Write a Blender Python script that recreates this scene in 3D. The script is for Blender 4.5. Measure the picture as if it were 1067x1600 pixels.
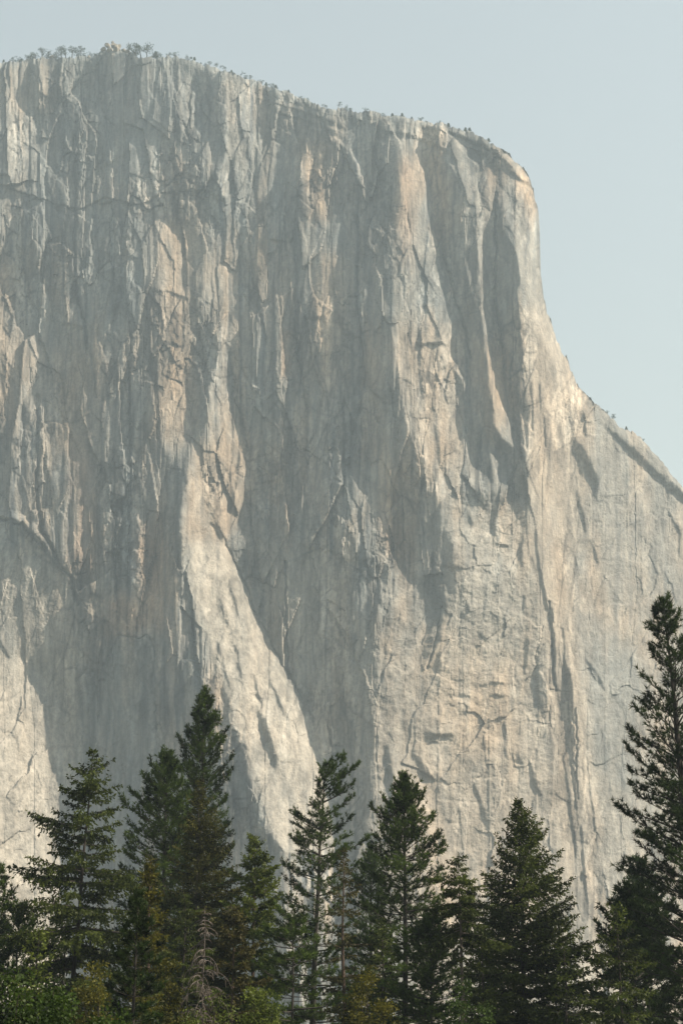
import bpy, bmesh, math, random
import numpy as np
from mathutils import Vector, Matrix

for _o in list(bpy.data.objects):
    bpy.data.objects.remove(_o, do_unlink=True)
scene = bpy.context.scene
COL = scene.collection
RAD = math.radians

# ------------------------------------------------------------------ camera
PITCH = RAD(19.0)
FPX = 2617.0                       # focal length in pixels of the 1067 x 1600 photograph
CAM_Z = 1.7
cam_data = bpy.data.cameras.new("camera")
cam_data.sensor_fit = 'VERTICAL'
cam_data.sensor_height = 36.0
cam_data.lens = FPX / 1600.0 * 36.0
cam_data.clip_start = 0.5
cam_data.clip_end = 20000.0
cam = bpy.data.objects.new("camera", cam_data)
cam.location = (0, 0, CAM_Z)
cam.rotation_euler = (RAD(90) + PITCH, 0, 0)
COL.objects.link(cam)
scene.camera = cam

# ------------------------------------------------------------------ sky, sun, exposure
SUN_EL, SUN_AZ = 41.0, 109.0       # elevation; azimuth clockwise from straight ahead (+Y)
world = bpy.data.worlds.new("World")
scene.world = world
world.use_nodes = True
wn = world.node_tree.nodes
wl = world.node_tree.links
bg = wn["Background"]
sky = wn.new("ShaderNodeTexSky")
sky.sky_type = 'NISHITA'
sky.sun_disc = False
sky.sun_elevation = RAD(SUN_EL)
sky.sun_rotation = RAD(SUN_AZ)
sky.altitude = 1200
sky.air_density = 3.0
sky.dust_density = 4.0
sky.ozone_density = 1.0
tintn = wn.new("ShaderNodeHueSaturation")          # hazy air: the whole sky is a little greyer
tintn.inputs["Saturation"].default_value = 0.46
wl.new(sky.outputs[0], tintn.inputs["Color"])
wl.new(tintn.outputs[0], bg.inputs[0])
bg.inputs[1].default_value = 0.056

sd = bpy.data.lights.new("sun", 'SUN')
sd.energy = 5.0
sd.angle = RAD(0.53)
sd.color = (1.0, 0.875, 0.705)
sun = bpy.data.objects.new("sun", sd)
sdir = Vector((math.sin(RAD(SUN_AZ)) * math.cos(RAD(SUN_EL)), math.cos(RAD(SUN_AZ)) * math.cos(RAD(SUN_EL)), math.sin(RAD(SUN_EL))))
sun.rotation_euler = sdir.to_track_quat('Z', 'Y').to_euler()
sun.location = (400, 0, 600)
COL.objects.link(sun)

scene.view_settings.view_transform = 'Standard'
scene.view_settings.look = 'None'
scene.view_settings.exposure = 1.4
scene.view_settings.gamma = 1.0
scene.view_settings.use_curve_mapping = False
scene.cycles.max_bounces = 4
scene.cycles.diffuse_bounces = 2
scene.cycles.glossy_bounces = 2
scene.cycles.transmission_bounces = 2
scene.cycles.volume_bounces = 0
scene.cycles.transparent_max_bounces = 8
scene.cycles.use_denoising = True
try:
    scene.cycles.denoiser = 'OPENIMAGEDENOISE'
    scene.cycles.denoising_input_passes = 'RGB_ALBEDO_NORMAL'
    scene.cycles.denoising_prefilter = 'ACCURATE'
except Exception:
    pass

# ------------------------------------------------------------------ helpers
_CP, _SP = math.cos(PITCH), math.sin(PITCH)

def ground_point(px, py, dist):
    """World point at ground distance `dist` (metres ahead) sighted at photo pixel px, py."""
    xc = (px - 533.5) / FPX
    yc = (800.0 - py) / FPX
    dy = _CP - yc * _SP
    k = dist / dy
    return Vector((xc * k, dist, CAM_Z + (_SP + yc * _CP) * k))

def tag(o, label=None, cat=None, group=None, kind=None):
    if label: o["label"] = label
    if cat: o["category"] = cat
    if group: o["group"] = group
    if kind: o["kind"] = kind
    return o

def empty(name, loc, rz=0.0):
    o = bpy.data.objects.new(name, None)
    o.empty_display_size = 0.5
    COL.objects.link(o)
    o.location = loc
    o.rotation_euler = (0, 0, rz)
    return o

def mesh_np(name, verts, tris, smooth=False):
    """Mesh from numpy arrays of vertices (n,3) and equal-size faces (m,3|4)."""
    me = bpy.data.meshes.new(name)
    v = np.ascontiguousarray(verts, dtype=np.float32)
    f = np.ascontiguousarray(tris, dtype=np.int32)
    k = f.shape[1]
    me.vertices.add(len(v)); me.vertices.foreach_set("co", v.ravel())
    me.loops.add(f.size); me.loops.foreach_set("vertex_index", f.ravel())
    me.polygons.add(len(f))
    me.polygons.foreach_set("loop_start", np.arange(0, f.size, k, dtype=np.int32))
    me.polygons.foreach_set("use_smooth", np.full(len(f), bool(smooth)))
    me.update(calc_edges=True)
    me.validate()
    return me

def add(name, me, mat, parent=None):
    o = bpy.data.objects.new(name, me)
    if mat and not me.materials:
        me.materials.append(mat)
    COL.objects.link(o)
    if parent: o.parent = parent
    return o

# ------------------------------------------------------------------ numpy noise
_TAB = {}
def _table(seed):
    if seed not in _TAB:
        _TAB[seed] = np.random.RandomState(seed + 1000).rand(512, 512).astype(np.float32)
    return _TAB[seed]

def _hash(ix, iy, seed):
    return _table(seed)[ix.astype(np.int32) & 511, iy.astype(np.int32) & 511]

def perlin(x, y, seed=0):
    x = np.asarray(x, np.float32); y = np.asarray(y, np.float32)
    a = _table(seed) * np.float32(2 * np.pi)
    key = ('g', seed)
    if key not in _TAB:
        _TAB[key] = (np.cos(a), np.sin(a))
    gc, gs = _TAB[key]
    xf = np.floor(x); yf = np.floor(y)
    x0 = xf.astype(np.int32) & 511; y0 = yf.astype(np.int32) & 511
    x1 = (x0 + 1) & 511; y1 = (y0 + 1) & 511
    fx = x - xf; fy = y - yf
    u = fx * fx * (3 - 2 * fx); v = fy * fy * (3 - 2 * fy)
    n00 = gc[x0, y0] * fx + gs[x0, y0] * fy
    n10 = gc[x1, y0] * (fx - 1) + gs[x1, y0] * fy
    n01 = gc[x0, y1] * fx + gs[x0, y1] * (fy - 1)
    n11 = gc[x1, y1] * (fx - 1) + gs[x1, y1] * (fy - 1)
    a0 = n00 + u * (n10 - n00); a1 = n01 + u * (n11 - n01)
    return (a0 + v * (a1 - a0)) * 1.5

def fbm(x, y, octv=4, seed=0, gain=0.5):
    a, s, t = 1.0, 0.0, 0.0
    for i in range(octv):
        s = s + a * perlin(x, y, seed + 17 * i); t += a
        x = x * 2.03 + 3.1; y = y * 2.03 + 7.7; a *= gain
    return s / t

def worley(x, y, seed=0):
    """F1, F2, offsets to the nearest seed point and its cell."""
    x = np.asarray(x, np.float32); y = np.asarray(y, np.float32)
    x0 = np.floor(x); y0 = np.floor(y)
    F1 = np.full(x.shape, 9.0, np.float32); F2 = F1.copy()
    DX = np.zeros_like(F1); DY = DX.copy(); CX = DX.copy(); CY = DX.copy()
    for i in (-1, 0, 1):
        for j in (-1, 0, 1):
            cx = x0 + i; cy = y0 + j
            dx = x - (cx + _hash(cx, cy, seed)); dy = y - (cy + _hash(cx, cy, seed + 7))
            d = dx * dx + dy * dy
            m = d < F1
            np.minimum(F2, d, out=F2); F2[m] = F1[m]
            for A, B in ((F1, d), (DX, dx), (DY, dy), (CX, cx), (CY, cy)):
                A[m] = B[m]
    return np.sqrt(F1), np.sqrt(F2), DX, DY, CX, CY

# ------------------------------------------------------------------ the granite wall
# The wall is sculpted from a hand-drawn slope plan: every facet, dihedral, pillar and ledge that can be
# followed in the photograph is a polygon or stroke that says which way the rock faces (gx > 0: turned to
# the right, gx < 0: turned to the left, gz > 0: leaning back, gz < 0: overhanging). The plan is
# integrated into one depth field, flakes and cracks are added, and the field becomes a mesh.
STEP = 1.5
GX0, GX1, GY0, GY1 = -120.0, 1190.0, 20.0, 1690.0
gw = int((GX1 - GX0) / STEP) + 1; gh = int((GY1 - GY0) / STEP) + 1
PX, PY = np.meshgrid(GX0 + STEP * np.arange(gw), GY0 + STEP * np.arange(gh))
MPP = 0.56                                        # metres of rock per photograph pixel
WX = PX + 8.0 * fbm(PX / 40, PY / 70, 5, 5, 0.62) + 1.8 * perlin(PX / 7, PY / 11, 9)     # wandering edges
WY = PY + 9.0 * fbm(PX / 40, PY / 50, 5, 6, 0.62) + 2.4 * perlin(PX / 8, PY / 8, 10)

def blur(a, r):
    """Separable triangular blur, radius r in grid cells."""
    r = int(round(r))
    if r < 1: return a
    for _ in range(2):
        for ax in (0, 1):
            p = np.concatenate([np.repeat(a.take([0], ax), r + 1, ax), a, np.repeat(a.take([-1], ax), r, ax)], ax)
            c = np.cumsum(p, ax)
            n = a.shape[ax]
            a = (c.take(range(2 * r + 1, 2 * r + 1 + n), ax) - c.take(range(0, n), ax)) / (2 * r + 1)
    return a

def inside(X, Y, pts):
    m = np.zeros(X.shape, bool)
    n = len(pts)
    for i in range(n):
        x1, y1 = pts[i]; x2, y2 = pts[(i + 1) % n]
        if y1 == y2: continue
        c = ((y1 > Y) != (y2 > Y)) & (X < (x2 - x1) * (Y - y1) / (y2 - y1) + x1)
        m ^= c
    return m

def window(pts, pad):
    xs = [p[0] for p in pts]; ys = [p[1] for p in pts]
    a = max(0, int((min(xs) - pad - GX0) / STEP)); b = min(gw, int((max(xs) + pad - GX0) / STEP) + 2)
    c = max(0, int((min(ys) - pad - GY0) / STEP)); d = min(gh, int((max(ys) + pad - GY0) / STEP) + 2)
    return slice(c, d), slice(a, b)

def poly_mask(pts, soft):
    w = window(pts, soft * 3 + 14)
    k = 0.4 if soft <= 3 else 1.0                  # thin facets keep straighter edges
    return w, blur(inside(PX[w] + k * (WX[w] - PX[w]), PY[w] + k * (WY[w] - PY[w]), pts).astype(float), soft / STEP / 1.6)

def stroke_mask(pts, width, warp=1.0):
    w = window(pts, width * 2 + 14)
    X = PX[w] * (1 - warp) + WX[w] * warp; Y = PY[w] * (1 - warp) + WY[w] * warp
    d = np.full(X.shape, 1e9)
    for (x1, y1), (x2, y2) in zip(pts[:-1], pts[1:]):
        ex, ey = x2 - x1, y2 - y1
        t = np.clip(((X - x1) * ex + (Y - y1) * ey) / (ex * ex + ey * ey + 1e-9), 0, 1)
        d = np.minimum(d, np.hypot(X - x1 - t * ex, Y - y1 - t * ey))
    return w, np.clip(1.0 - d / (width * 0.5 + 0.75), 0, 1) ** 0.7

GXM = np.full(PX.shape, -0.44)
GZM = np.zeros(PX.shape)

def face(gx, soft, pts, gz=None):
    w, m = poly_mask(pts, soft)
    GXM[w] = GXM[w] * (1 - m) + gx * m
    if gz is not None:
        GZM[w] = GZM[w] * (1 - m) + gz * m

def edge(gx, width, pts, gz=None):
    w, m = stroke_mask(pts, width, 0.6)
    GXM[w] = GXM[w] * (1 - m) + gx * m
    if gz is not None:
        GZM[w] = GZM[w] * (1 - m) + gz * m

# -- broad facing
face(0.05, 30, [(600,185),(1190,180),(1190,1690),(560,1690),(575,1300),(590,1050),(600,900),(690,960),(725,890),(690,790),(655,710),(622,600),(610,490),(625,330)], 0.0)
face(0.55, 14, [(785,250),(860,250),(1190,500),(1190,1690),(905,1690),(880,1400),(862,1150),(840,960),(822,800),(818,620),(812,480)], 0.0)
face(0.38, 18, [(893,620),(1190,640),(1190,1690),(960,1690),(925,1350),(900,1100),(890,900)], 0.06)
face(0.24, 26, [(690,830),(820,800),(850,1000),(875,1250),(900,1500),(905,1690),(560,1690),(575,1330),(588,1050),(610,900),(690,955)], 0.20)
face(-0.33, 30, [(0,830),(45,835),(118,910),(128,1000),(115,1060),(150,1200),(160,1690),(-120,1690),(-120,820)], 0.05)
face(-0.33, 30, [(330,300),(600,330),(600,560),(540,720),(420,760),(400,640),(330,520)])
face(-0.385, 40, [(40,340),(240,340),(270,800),(130,900),(50,780)])
face(-0.36, 30, [(110,80),(300,90),(300,300),(110,320)])
face(-0.355, 30, [(125,880),(290,880),(330,1050),(380,1250),(380,1690),(150,1690)])
face(-0.37, 20, [(440,860),(500,830),(560,900),(585,1050),(575,1330),(530,1330),(470,1090)])
# -- sunlit faces at the far left
face(0.75, 5, [(-120,90),(60,100),(130,96),(140,126),(98,158),(70,170),(62,208),(32,238),(-120,250)], 0.05)
edge(-0.7, 16, [(57,112),(50,150),(56,172)])
edge(-0.8, 5, [(2,240),(6,205)])
face(0.42, 6, [(-120,400),(36,400),(38,450),(46,474),(66,496),(66,560),(61,625),(48,660),(-120,680)])
face(0.50, 5, [(-120,1020),(40,1030),(70,1060),(98,1100),(120,1150),(128,1220),(126,1400),(110,1690),(-120,1690)], 0.18)
# -- upper wall
face(1.2, 2, [(280,132),(300,124),(312,150),(309,180),(301,208),(286,192),(278,168)])
face(-0.9, 3, [(300,120),(330,118),(350,135),(318,165),(312,150)])
face(0.22, 6, [(352,150),(366,134),(400,142),(482,166),(478,192),(440,226),(432,258),(404,250),(392,268),(380,300),(366,270),(360,215)])
face(1.4, 1, [(357,212),(360,228),(361,300),(358,316),(344,292),(340,270),(351,256)])
face(0.6, 2, [(364,270),(372,266),(381,300),(376,304)])
face(-0.85, 4, [(433,262),(470,252),(473,335),(440,342),(430,300)])
face(1.1, 2, [(478,236),(498,220),(500,236),(490,262),(483,300),(476,312),(473,262)])
face(-0.12, 8, [(486,300),(498,232),(514,222),(512,340),(488,345)])
edge(1.6, 7, [(549,236),(560,255),(568,282),(574,312),(582,336)])
edge(0.8, 3, [(526,218),(534,238),(538,248)])
edge(-0.9, 6, [(560,236),(570,260),(578,288)])
face(-0.75, 8, [(500,170),(520,180),(540,215),(520,230),(470,260),(445,240),(480,190)])
face(0.75, 2, [(571,211),(582,215),(600,218),(598,226),(584,220)], 0.5)
face(-0.7, 5, [(585,225),(626,228),(625,330),(600,338),(582,290)])
# -- upper right dihedrals
face(0.38, 5, [(628,272),(640,226),(655,214),(663,242),(673,332),(691,402),(702,432),(714,472),(718,512),(690,508),(640,482),(630,402)])
face(1.5, 1, [(655,226),(663,246),(673,302),(684,372),(693,410),(704,436),(700,440),(681,402),(668,342),(660,292)])
face(-0.8, 1, [(665,240),(696,244),(716,280),(728,300),(724,332),(722,402),(731,432),(737,462),(746,482),(737,494),(742,520),(730,530),(714,478),(700,428),(690,398),(680,330),(671,270)])
face(0.50, 3, [(714,262),(740,228),(772,244),(776,300),(776,342),(772,376),(758,380),(753,350),(748,312),(744,292),(738,312),(728,302)])
face(-0.35, 3, [(746,270),(757,270),(756,305),(768,330),(757,322),(749,300)])
face(-0.12, 4, [(722,322),(743,314),(745,382),(749,432),(741,442),(728,402)])
face(1.15, 1, [(743,294),(749,342),(759,386),(762,422),(767,456),(772,472),(779,540),(787,582),(797,622),(803,698),(790,682),(771,642),(761,562),(755,502),(750,452),(745,392)])
face(-0.8, 1, [(774,300),(782,330),(786,362),(800,382),(809,402),(813,442),(805,452),(813,502),(816,562),(812,602),(817,642),(822,702),(816,746),(788,752),(784,704),(803,698),(797,642),(781,562),(773,472),(763,402),(773,376)])
face(1.4, 1, [(783,296),(792,306),(812,346),(822,386),(822,402),(806,376),(790,336)])
face(-0.65, 2, [(817,625),(828,626),(826,682),(818,742),(812,700)])
edge(0.95, 3, [(812,580),(814,640),(820,700)])
edge(-0.6, 5, [(775,235),(778,265),(776,292)])
# -- middle right
face(0.30, 8, [(604,480),(616,522),(623,592),(641,662),(656,706),(673,742),(691,792),(702,832),(732,872),(762,842),(802,782),(816,752),(790,752),(760,742),(740,746),(735,722),(728,642),(715,562),(712,482),(640,482)])
face(-0.62, 2, [(712,470),(736,490),(746,480),(758,542),(763,602),(769,662),(766,692),(776,722),(773,762),(760,742),(744,732),(738,690),(733,640),(727,600),(723,566),(728,532)])
face(1.1, 1, [(686,506),(715,505),(720,540),(727,572),(734,642),(741,702),(739,748),(730,744),(728,690),(720,620),(706,570),(690,560)])
face(-0.55, 2, [(709,528),(716,540),(717,566),(709,560)])
face(-0.75, 2, [(704,576),(722,590),(731,642),(734,700),(728,672),(720,624)])
face(-0.7, 2, [(713,640),(719,655),(724,700),(721,700),(712,660)])
face(0.55, 3, [(766,640),(790,645),(800,690),(803,698),(785,688),(770,664)])
face(-0.9, 2, [(770,664),(785,686),(803,698),(792,712),(778,705),(770,690)], -0.6)
face(0.62, 3, [(767,700),(780,715),(788,752),(786,775),(772,768),(768,730)])
edge(-0.5, 8, [(679,668),(684,700),(690,735)])
edge(-0.5, 6, [(657,520),(656,560),(660,620)])
edge(-0.6, 8, [(655,541),(668,539),(690,537)], -1.6)
edge(0.8, 3, [(616,490),(626,502),(630,512)])
edge(0.7, 4, [(610,505),(618,540),(622,570),(632,605)])
# -- shaded bowl right of centre
face(-0.50, 7, [(545,600),(600,560),(618,606),(640,676),(655,726),(690,796),(706,852),(724,892),(716,932),(690,948),(668,932),(640,892),(622,852),(602,792),(580,762),(556,742),(536,700)])
face(-0.15, 6, [(640,790),(665,810),(672,850),(660,880),(645,850)])
face(-0.2, 8, [(588,740),(620,735),(638,770),(628,800),(606,785)])
edge(-0.9, 5, [(640,785),(660,815),(690,830)])
edge(0.75, 3, [(655,708),(668,718),(680,726)], 0.5)
face(0.28, 5, [(545,784),(560,774),(590,760),(606,782),(627,832),(634,872),(612,884),(592,884),(578,924),(570,902),(560,852),(549,822)])
edge(0.8, 4, [(512,750),(530,755),(540,762)], 0.5)
face(0.6, 3, [(546,742),(556,735),(570,752),(571,772),(560,770)])
face(-0.85, 3, [(592,884),(606,890),(604,920),(590,950),(580,1000),(572,960),(578,926)])
edge(-0.9, 5, [(632,890),(660,910),(686,926)])
# -- lower right slab
face(-0.45, 3, [(681,942),(692,952),(690,990),(667,1042),(654,1040),(668,980)])
edge(0.6, 4, [(700,948),(694,990),(668,1046)])
face(0.50, 4, [(588,1166),(605,1154),(630,1160),(652,1202),(682,1262),(702,1302),(722,1402),(640,1402),(612,1252),(593,1202)], 0.2)
face(-0.7, 3, [(601,1168),(608,1166),(616,1240),(612,1300),(604,1240)])
face(-0.7, 3, [(640,1176),(668,1188),(680,1220),(664,1215)])
edge(-0.6, 6, [(668,1156),(684,1149),(704,1147)], -1.6)
edge(-0.1, 4, [(752,1073),(768,1067),(786,1069)], -0.9)
edge(-0.1, 4, [(746,1100),(764,1088),(792,1087)], -0.9)
edge(-0.2, 7, [(704,1088),(720,1086),(734,1088)], -0.4)
edge(-0.7, 5, [(788,1130),(789,1180)])
edge(0.2, 10, [(640,1085),(670,1110),(700,1130)], 0.6)
edge(-0.2, 7, [(748,988),(755,996)], -0.4)
edge(-0.8, 5, [(824,1000),(818,1050)])
edge(-0.8, 6, [(836,1028),(838,1070),(841,1098)])
edge(-0.8, 8, [(774,798),(770,832)])
edge(-0.8, 8, [(813,852),(812,874)])
edge(-0.7, 5, [(820,935),(817,955)])
edge(-0.7, 10, [(733,806),(737,820)])
edge(-0.6, 4, [(775,852),(792,853)], -1.5)
face(-0.7, 2, [(819,755),(824,756),(817,800),(808,806)])
edge(-0.7, 7, [(740,1228),(750,1258),(758,1280)])
edge(-0.6, 6, [(826,1190),(834,1225),(840,1240)])
edge(0.7, 4, [(660,1185),(672,1205),(682,1225)])
# -- the nose and its cracks
face(-0.95, 1, [(879,1034),(890,1046),(896,1112),(898,1182),(902,1302),(893,1202),(886,1112)])
edge(-0.9, 3, [(850,925),(856,960),(862,1000),(866,1060)])
edge(-0.8, 2.5, [(862,950),(866,1010),(868,1070)])
edge(-0.8, 2.5, [(880,985),(882,1035)])
edge(-0.8, 3, [(836,830),(842,880),(848,920)])
edge(-0.8, 3, [(828,600),(830,640),(833,680)])
edge(-0.7, 3, [(843,600),(844,640)])
edge(-0.7, 2.5, [(850,650),(853,700)])
edge(-0.8, 3, [(905,1290),(912,1360),(918,1420)])
edge(-0.6, 3, [(880,1180),(890,1260),(900,1340)])
edge(-0.6, 2.5, [(915,1180),(925,1260),(932,1320)])
# -- the face beyond the nose
face(-0.6, 2, [(893,686),(905,690),(920,718),(930,738),(918,735),(905,716),(893,712)])
face(-0.9, 2, [(918,734),(934,740),(934,756),(931,782),(926,770),(927,752),(918,746)])
face(-0.9, 2, [(899,730),(906,734),(913,748),(906,742)])
edge(-0.7, 5, [(911,640),(913,680)])
edge(-0.5, 5, [(900,770),(908,800),(912,830)])
edge(-0.6, 4, [(925,850),(935,880)])
edge(-0.6, 4, [(1045,800),(1062,835),(1060,870)])
edge(-0.5, 5, [(915,1030),(930,1050),(945,1080)])
edge(0.5, 4, [(1010,900),(1020,925),(1028,935)])
face(-0.5, 2, [(935,660),(950,666),(1000,710),(1030,739),(1190,862),(1190,882),(1067,786),(1038,760),(1000,724),(965,690)], -0.2)
# -- pillars left of centre
face(0.34, 4, [(262,322),(286,345),(293,380),(292,442),(298,482),(297,542),(285,592),(302,622),(300,682),(282,700),(270,722),(256,702),(250,642),(247,562),(242,482),(245,422),(256,352)])
face(0.85, 2, [(281,345),(288,350),(294,388),(290,400),(282,372)])
edge(0.8, 5, [(288,455),(295,485),(296,530),(284,580)])
edge(-0.4, 4, [(243,455),(268,458),(292,466)], -1.0)
face(-0.75, 4, [(300,380),(318,372),(332,392),(312,425),(303,418)])
face(0.2, 7, [(330,362),(362,368),(368,400),(352,440),(340,490),(318,500),(318,440),(326,415)])
face(-0.85, 3, [(298,600),(318,560),(330,500),(342,510),(336,560),(322,660),(306,690),(302,640)])
face(0.7, 2, [(312,572),(319,552),(321,575),(314,602)])
face(0.65, 3, [(340,546),(352,538),(360,550),(362,612),(376,618),(382,662),(402,682),(407,722),(403,772),(380,802),(355,852),(350,832),(325,842),(325,782),(318,702),(325,652),(330,602)])
edge(-0.6, 6, [(378,640),(390,690),(396,720)])
edge(0.9, 4, [(371,690),(366,730),(360,780),(350,840)])
edge(-0.6, 5, [(376,695),(371,740),(362,800)])
edge(0.85, 3, [(302,692),(304,720),(298,745)])
face(0.55, 4, [(302,690),(310,690),(312,722),(322,747),(325,802),(345,842),(353,853),(366,882),(391,942),(431,1022),(471,1092),(491,1142),(509,1197),(522,1262),(516,1332),(480,1342),(440,1332),(420,1302),(400,1262),(384,1202),(374,1152),(350,1082),(335,1022),(310,962),(292,922),(283,862),(278,802),(288,772)], 0.16)
face(0.80, 4, [(350,850),(366,882),(391,942),(431,1022),(471,1092),(491,1142),(511,1199),(486,1180),(450,1110),(410,1040),(372,940),(348,880)], 0.16)
face(0.12, 9, [(276,900),(312,962),(338,1030),(356,1100),(380,1190),(352,1180),(318,1080),(288,1000)], 0.12)
face(-0.1, 4, [(318,842),(345,850),(350,870),(330,905),(314,900)])
face(-0.8, 3, [(400,1110),(412,1118),(424,1158),(436,1195),(428,1205),(414,1160)])
edge(-0.7, 7, [(366,1008),(373,1022),(373,1040),(376,1056)])
edge(-0.6, 5, [(340,1005),(350,1045),(360,1076)])
edge(-0.6, 5, [(398,1056),(404,1080),(408,1100)])
edge(-0.6, 10, [(344,938),(350,960),(354,974)])
edge(-0.6, 7, [(358,910),(366,940),(372,962)])
edge(-0.6, 6, [(425,1070),(436,1100),(446,1118)])
edge(-0.7, 5, [(322,742),(338,752)], -1)
edge(-0.9, 5, [(332,818),(342,830),(346,850)])
face(-0.70, 5, [(384,1202),(402,1262),(424,1305),(446,1330),(446,1372),(410,1340),(388,1280),(376,1210)])
face(0.35, 6, [(440,1332),(482,1342),(520,1330),(540,1400),(540,1600),(460,1600),(446,1400)], 0.15)
# recess right of the pillar
face(-0.5, 5, [(356,852),(404,792),(440,790),(446,880),(450,1060),(476,1085),(432,1015),(392,935)])
edge(0.6, 14, [(470,1075),(505,1150),(530,1210)])
face(-0.2, 8, [(448,905),(500,860),(512,900),(505,1060),(470,1070),(454,1010)])
edge(0.9, 3, [(448,890),(450,950),(453,1055)])
edge(-0.9, 5, [(443,885),(446,950),(449,1060)])
edge(-0.85, 5, [(355,850),(392,815),(404,800)], -1.4)
edge(-0.8, 4, [(410,800),(430,850),(446,880)])
edge(-0.9, 6, [(420,780),(432,788),(446,778)], -1.0)
edge(-0.8, 8, [(455,870),(470,850),(490,860),(500,855)], -0.8)
edge(-0.85, 8, [(500,830),(520,880),(545,930),(556,980)])
face(-0.5, 6, [(545,900),(575,960),(588,1050),(584,1160),(565,1280),(548,1250),(560,1100),(556,1000)])
# -- cracks and ledges of the shaded wall
for p in ([(0,287),(30,300),(75,317),(120,329),(160,312),(225,320),(250,303),(300,299)],
          [(150,268),(170,255),(195,240),(205,232)],
          [(96,158),(112,161)], [(62,146),(80,155)],
          [(423,374),(450,376)], [(100,505),(132,512)], [(200,400),(214,404)],
          [(480,497),(504,494)], [(408,755),(430,752)], [(320,300),(345,306)]):
    edge(-0.6, 5, p, -1.5)
edge(-0.6, 8, [(0,812),(38,822),(70,862),(112,905),(124,945)], -1.2)
edge(0.1, 12, [(0,800),(40,808),(66,840)], 0.9)
for p, wd in (([(121,180),(117,330),(118,430),(140,540),(152,620)], 6), ([(60,620),(60,780),(66,830)], 6),
              ([(181,800),(181,930)], 4), ([(206,480),(204,640),(203,920)], 5), ([(258,800),(258,1000),(256,1140)], 4),
              ([(277,740),(277,880)], 7), ([(40,640),(36,760),(44,800)], 16), ([(460,350),(462,500),(466,560),(480,640)], 7),
              ([(557,340),(560,500),(572,610)], 7), ([(478,560),(470,600),(486,640)], 12), ([(538,240),(534,300),(540,330)], 3),
              ([(390,380),(402,470),(414,540),(416,565)], 5), ([(386,420),(392,480)], 4), ([(424,400),(426,480)], 3),
              ([(310,240),(308,300)], 6), ([(388,220),(390,290)], 4), ([(102,900),(102,1030)], 3), ([(182,900),(180,955)], 6),
              ([(55,720),(70,750),(80,800)], 6), ([(150,740),(152,800),(170,860)], 4), ([(205,630),(190,680)], 3)):
    edge(-1.0, wd, p)
for p, wd in (([(130,1690)], 0),):
    pass
for p in ([(155,1120),(157,1055),(168,1025),(185,995)], [(190,992),(215,997),(232,992),(240,1012),(241,1080),(245,1140)],
          [(0,1000),(12,1028)], [(40,805),(60,790)], [(125,1060),(131,1105)], [(140,1160),(160,1170)]):
    edge(-0.95, 4, p, -0.7)
for p, wd in (([(110,480),(135,485),(130,505),(108,500)], 3),):
    face(0.1, wd, p, 0.3)
face(0.05, 4, [(112,640),(130,640),(134,690),(114,690)])
face(0.05, 5, [(130,700),(145,740),(152,800),(135,830),(122,760)])
face(-0.1, 6, [(215,660),(232,700),(228,900),(215,900)])
face(0.0, 8, [(505,400),(530,380),(535,500),(520,560),(500,540)])
face(0.0, 8, [(480,540),(510,545),(515,590),(490,640),(478,600)])
face(0.02, 6, [(440,510),(456,520),(455,580),(442,590)])
# -- rim ledges
for k in range(5):
    o = 12 + 9 * k
    edge(-0.3, 4, [(365+10*k,135+o*0.5),(430,150+o*0.6),(500,168+o*0.7),(540,180+o)], -0.9 if k % 2 else 0.8)
for p in ([(600,205),(640,212),(690,232),(712,250)], [(735,232),(760,243),(775,262)], [(738,222),(770,238),(800,262)], [(660,200),(700,205),(740,222)], [(790,262),(815,282),(828,292)]):
    edge(-0.7, 7, p, -1.2)


# ---- integrate the plan (least squares, cosine transform through a mirrored FFT)
def integrate(gx, gz):
    h, w = gx.shape
    div = np.zeros((h, w))
    mx = 0.5 * (gx[:, 1:] + gx[:, :-1]); div[:, :-1] += mx; div[:, 1:] -= mx
    my = 0.5 * (gz[1:] + gz[:-1]); div[:-1] += my; div[1:] -= my
    e = np.concatenate([div, div[:, ::-1]], 1); e = np.concatenate([e, e[::-1]], 0)
    F = np.fft.rfft2(e)
    kx = 2 - 2 * np.cos(2 * np.pi * np.arange(F.shape[1]) / (2 * w)); ky = 2 - 2 * np.cos(2 * np.pi * np.arange(2 * h) / (2 * h))
    K = kx[None, :] + ky[:, None] + (1.0 / (520.0 / STEP)) ** 2
    return -np.fft.irfft2(F / K, s=e.shape)[:h, :w]

GXM = GXM * 1.3 - 0.02
DEP = integrate(GXM, -GZM) * STEP * MPP            # gz is per metre upward, rows run downward
DEP -= DEP[int((700 - GY0) / STEP), int((500 - GX0) / STEP)]

# ---- how broken the rock is
ROUGH = np.full(PX.shape, 1.35)
SLAB = np.zeros(PX.shape)
def rough(v, soft, pts, slab=None):
    w, m = poly_mask(pts, soft)
    ROUGH[w] = ROUGH[w] * (1 - m) + v * m
    if slab is not None: SLAB[w] = SLAB[w] * (1 - m) + slab * m
rough(0.55, 20, [(0,830),(45,835),(118,910),(128,1000),(150,1200),(160,1690),(-120,1690),(-120,820)], 0.4)
rough(0.6, 14, [(155,1120),(160,1040),(185,995),(238,995),(246,1150),(240,1300),(160,1300)], 0.3)
rough(0.6, 20, [(480,340),(530,340),(540,640),(480,640)])
rough(0.95, 16, [(400,800),(500,850),(560,1000),(550,1330),(470,1080)], 0.2)
rough(0.66, 20, [(690,780),(820,790),(850,1000),(875,1250),(905,1690),(560,1690),(575,1330),(588,1050),(610,900),(690,955)], 1.0)
rough(0.5, 16, [(880,640),(1190,700),(1190,1690),(960,1690),(905,1100)], 0.8)
rough(0.40, 10, [(785,250),(860,250),(905,620),(905,1000),(950,1690),(905,1690),(862,1150),(822,800),(815,480)], 0.15)
rough(0.6, 16, [(610,230),(780,235),(830,300),(820,760),(680,760),(610,520)])
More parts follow.
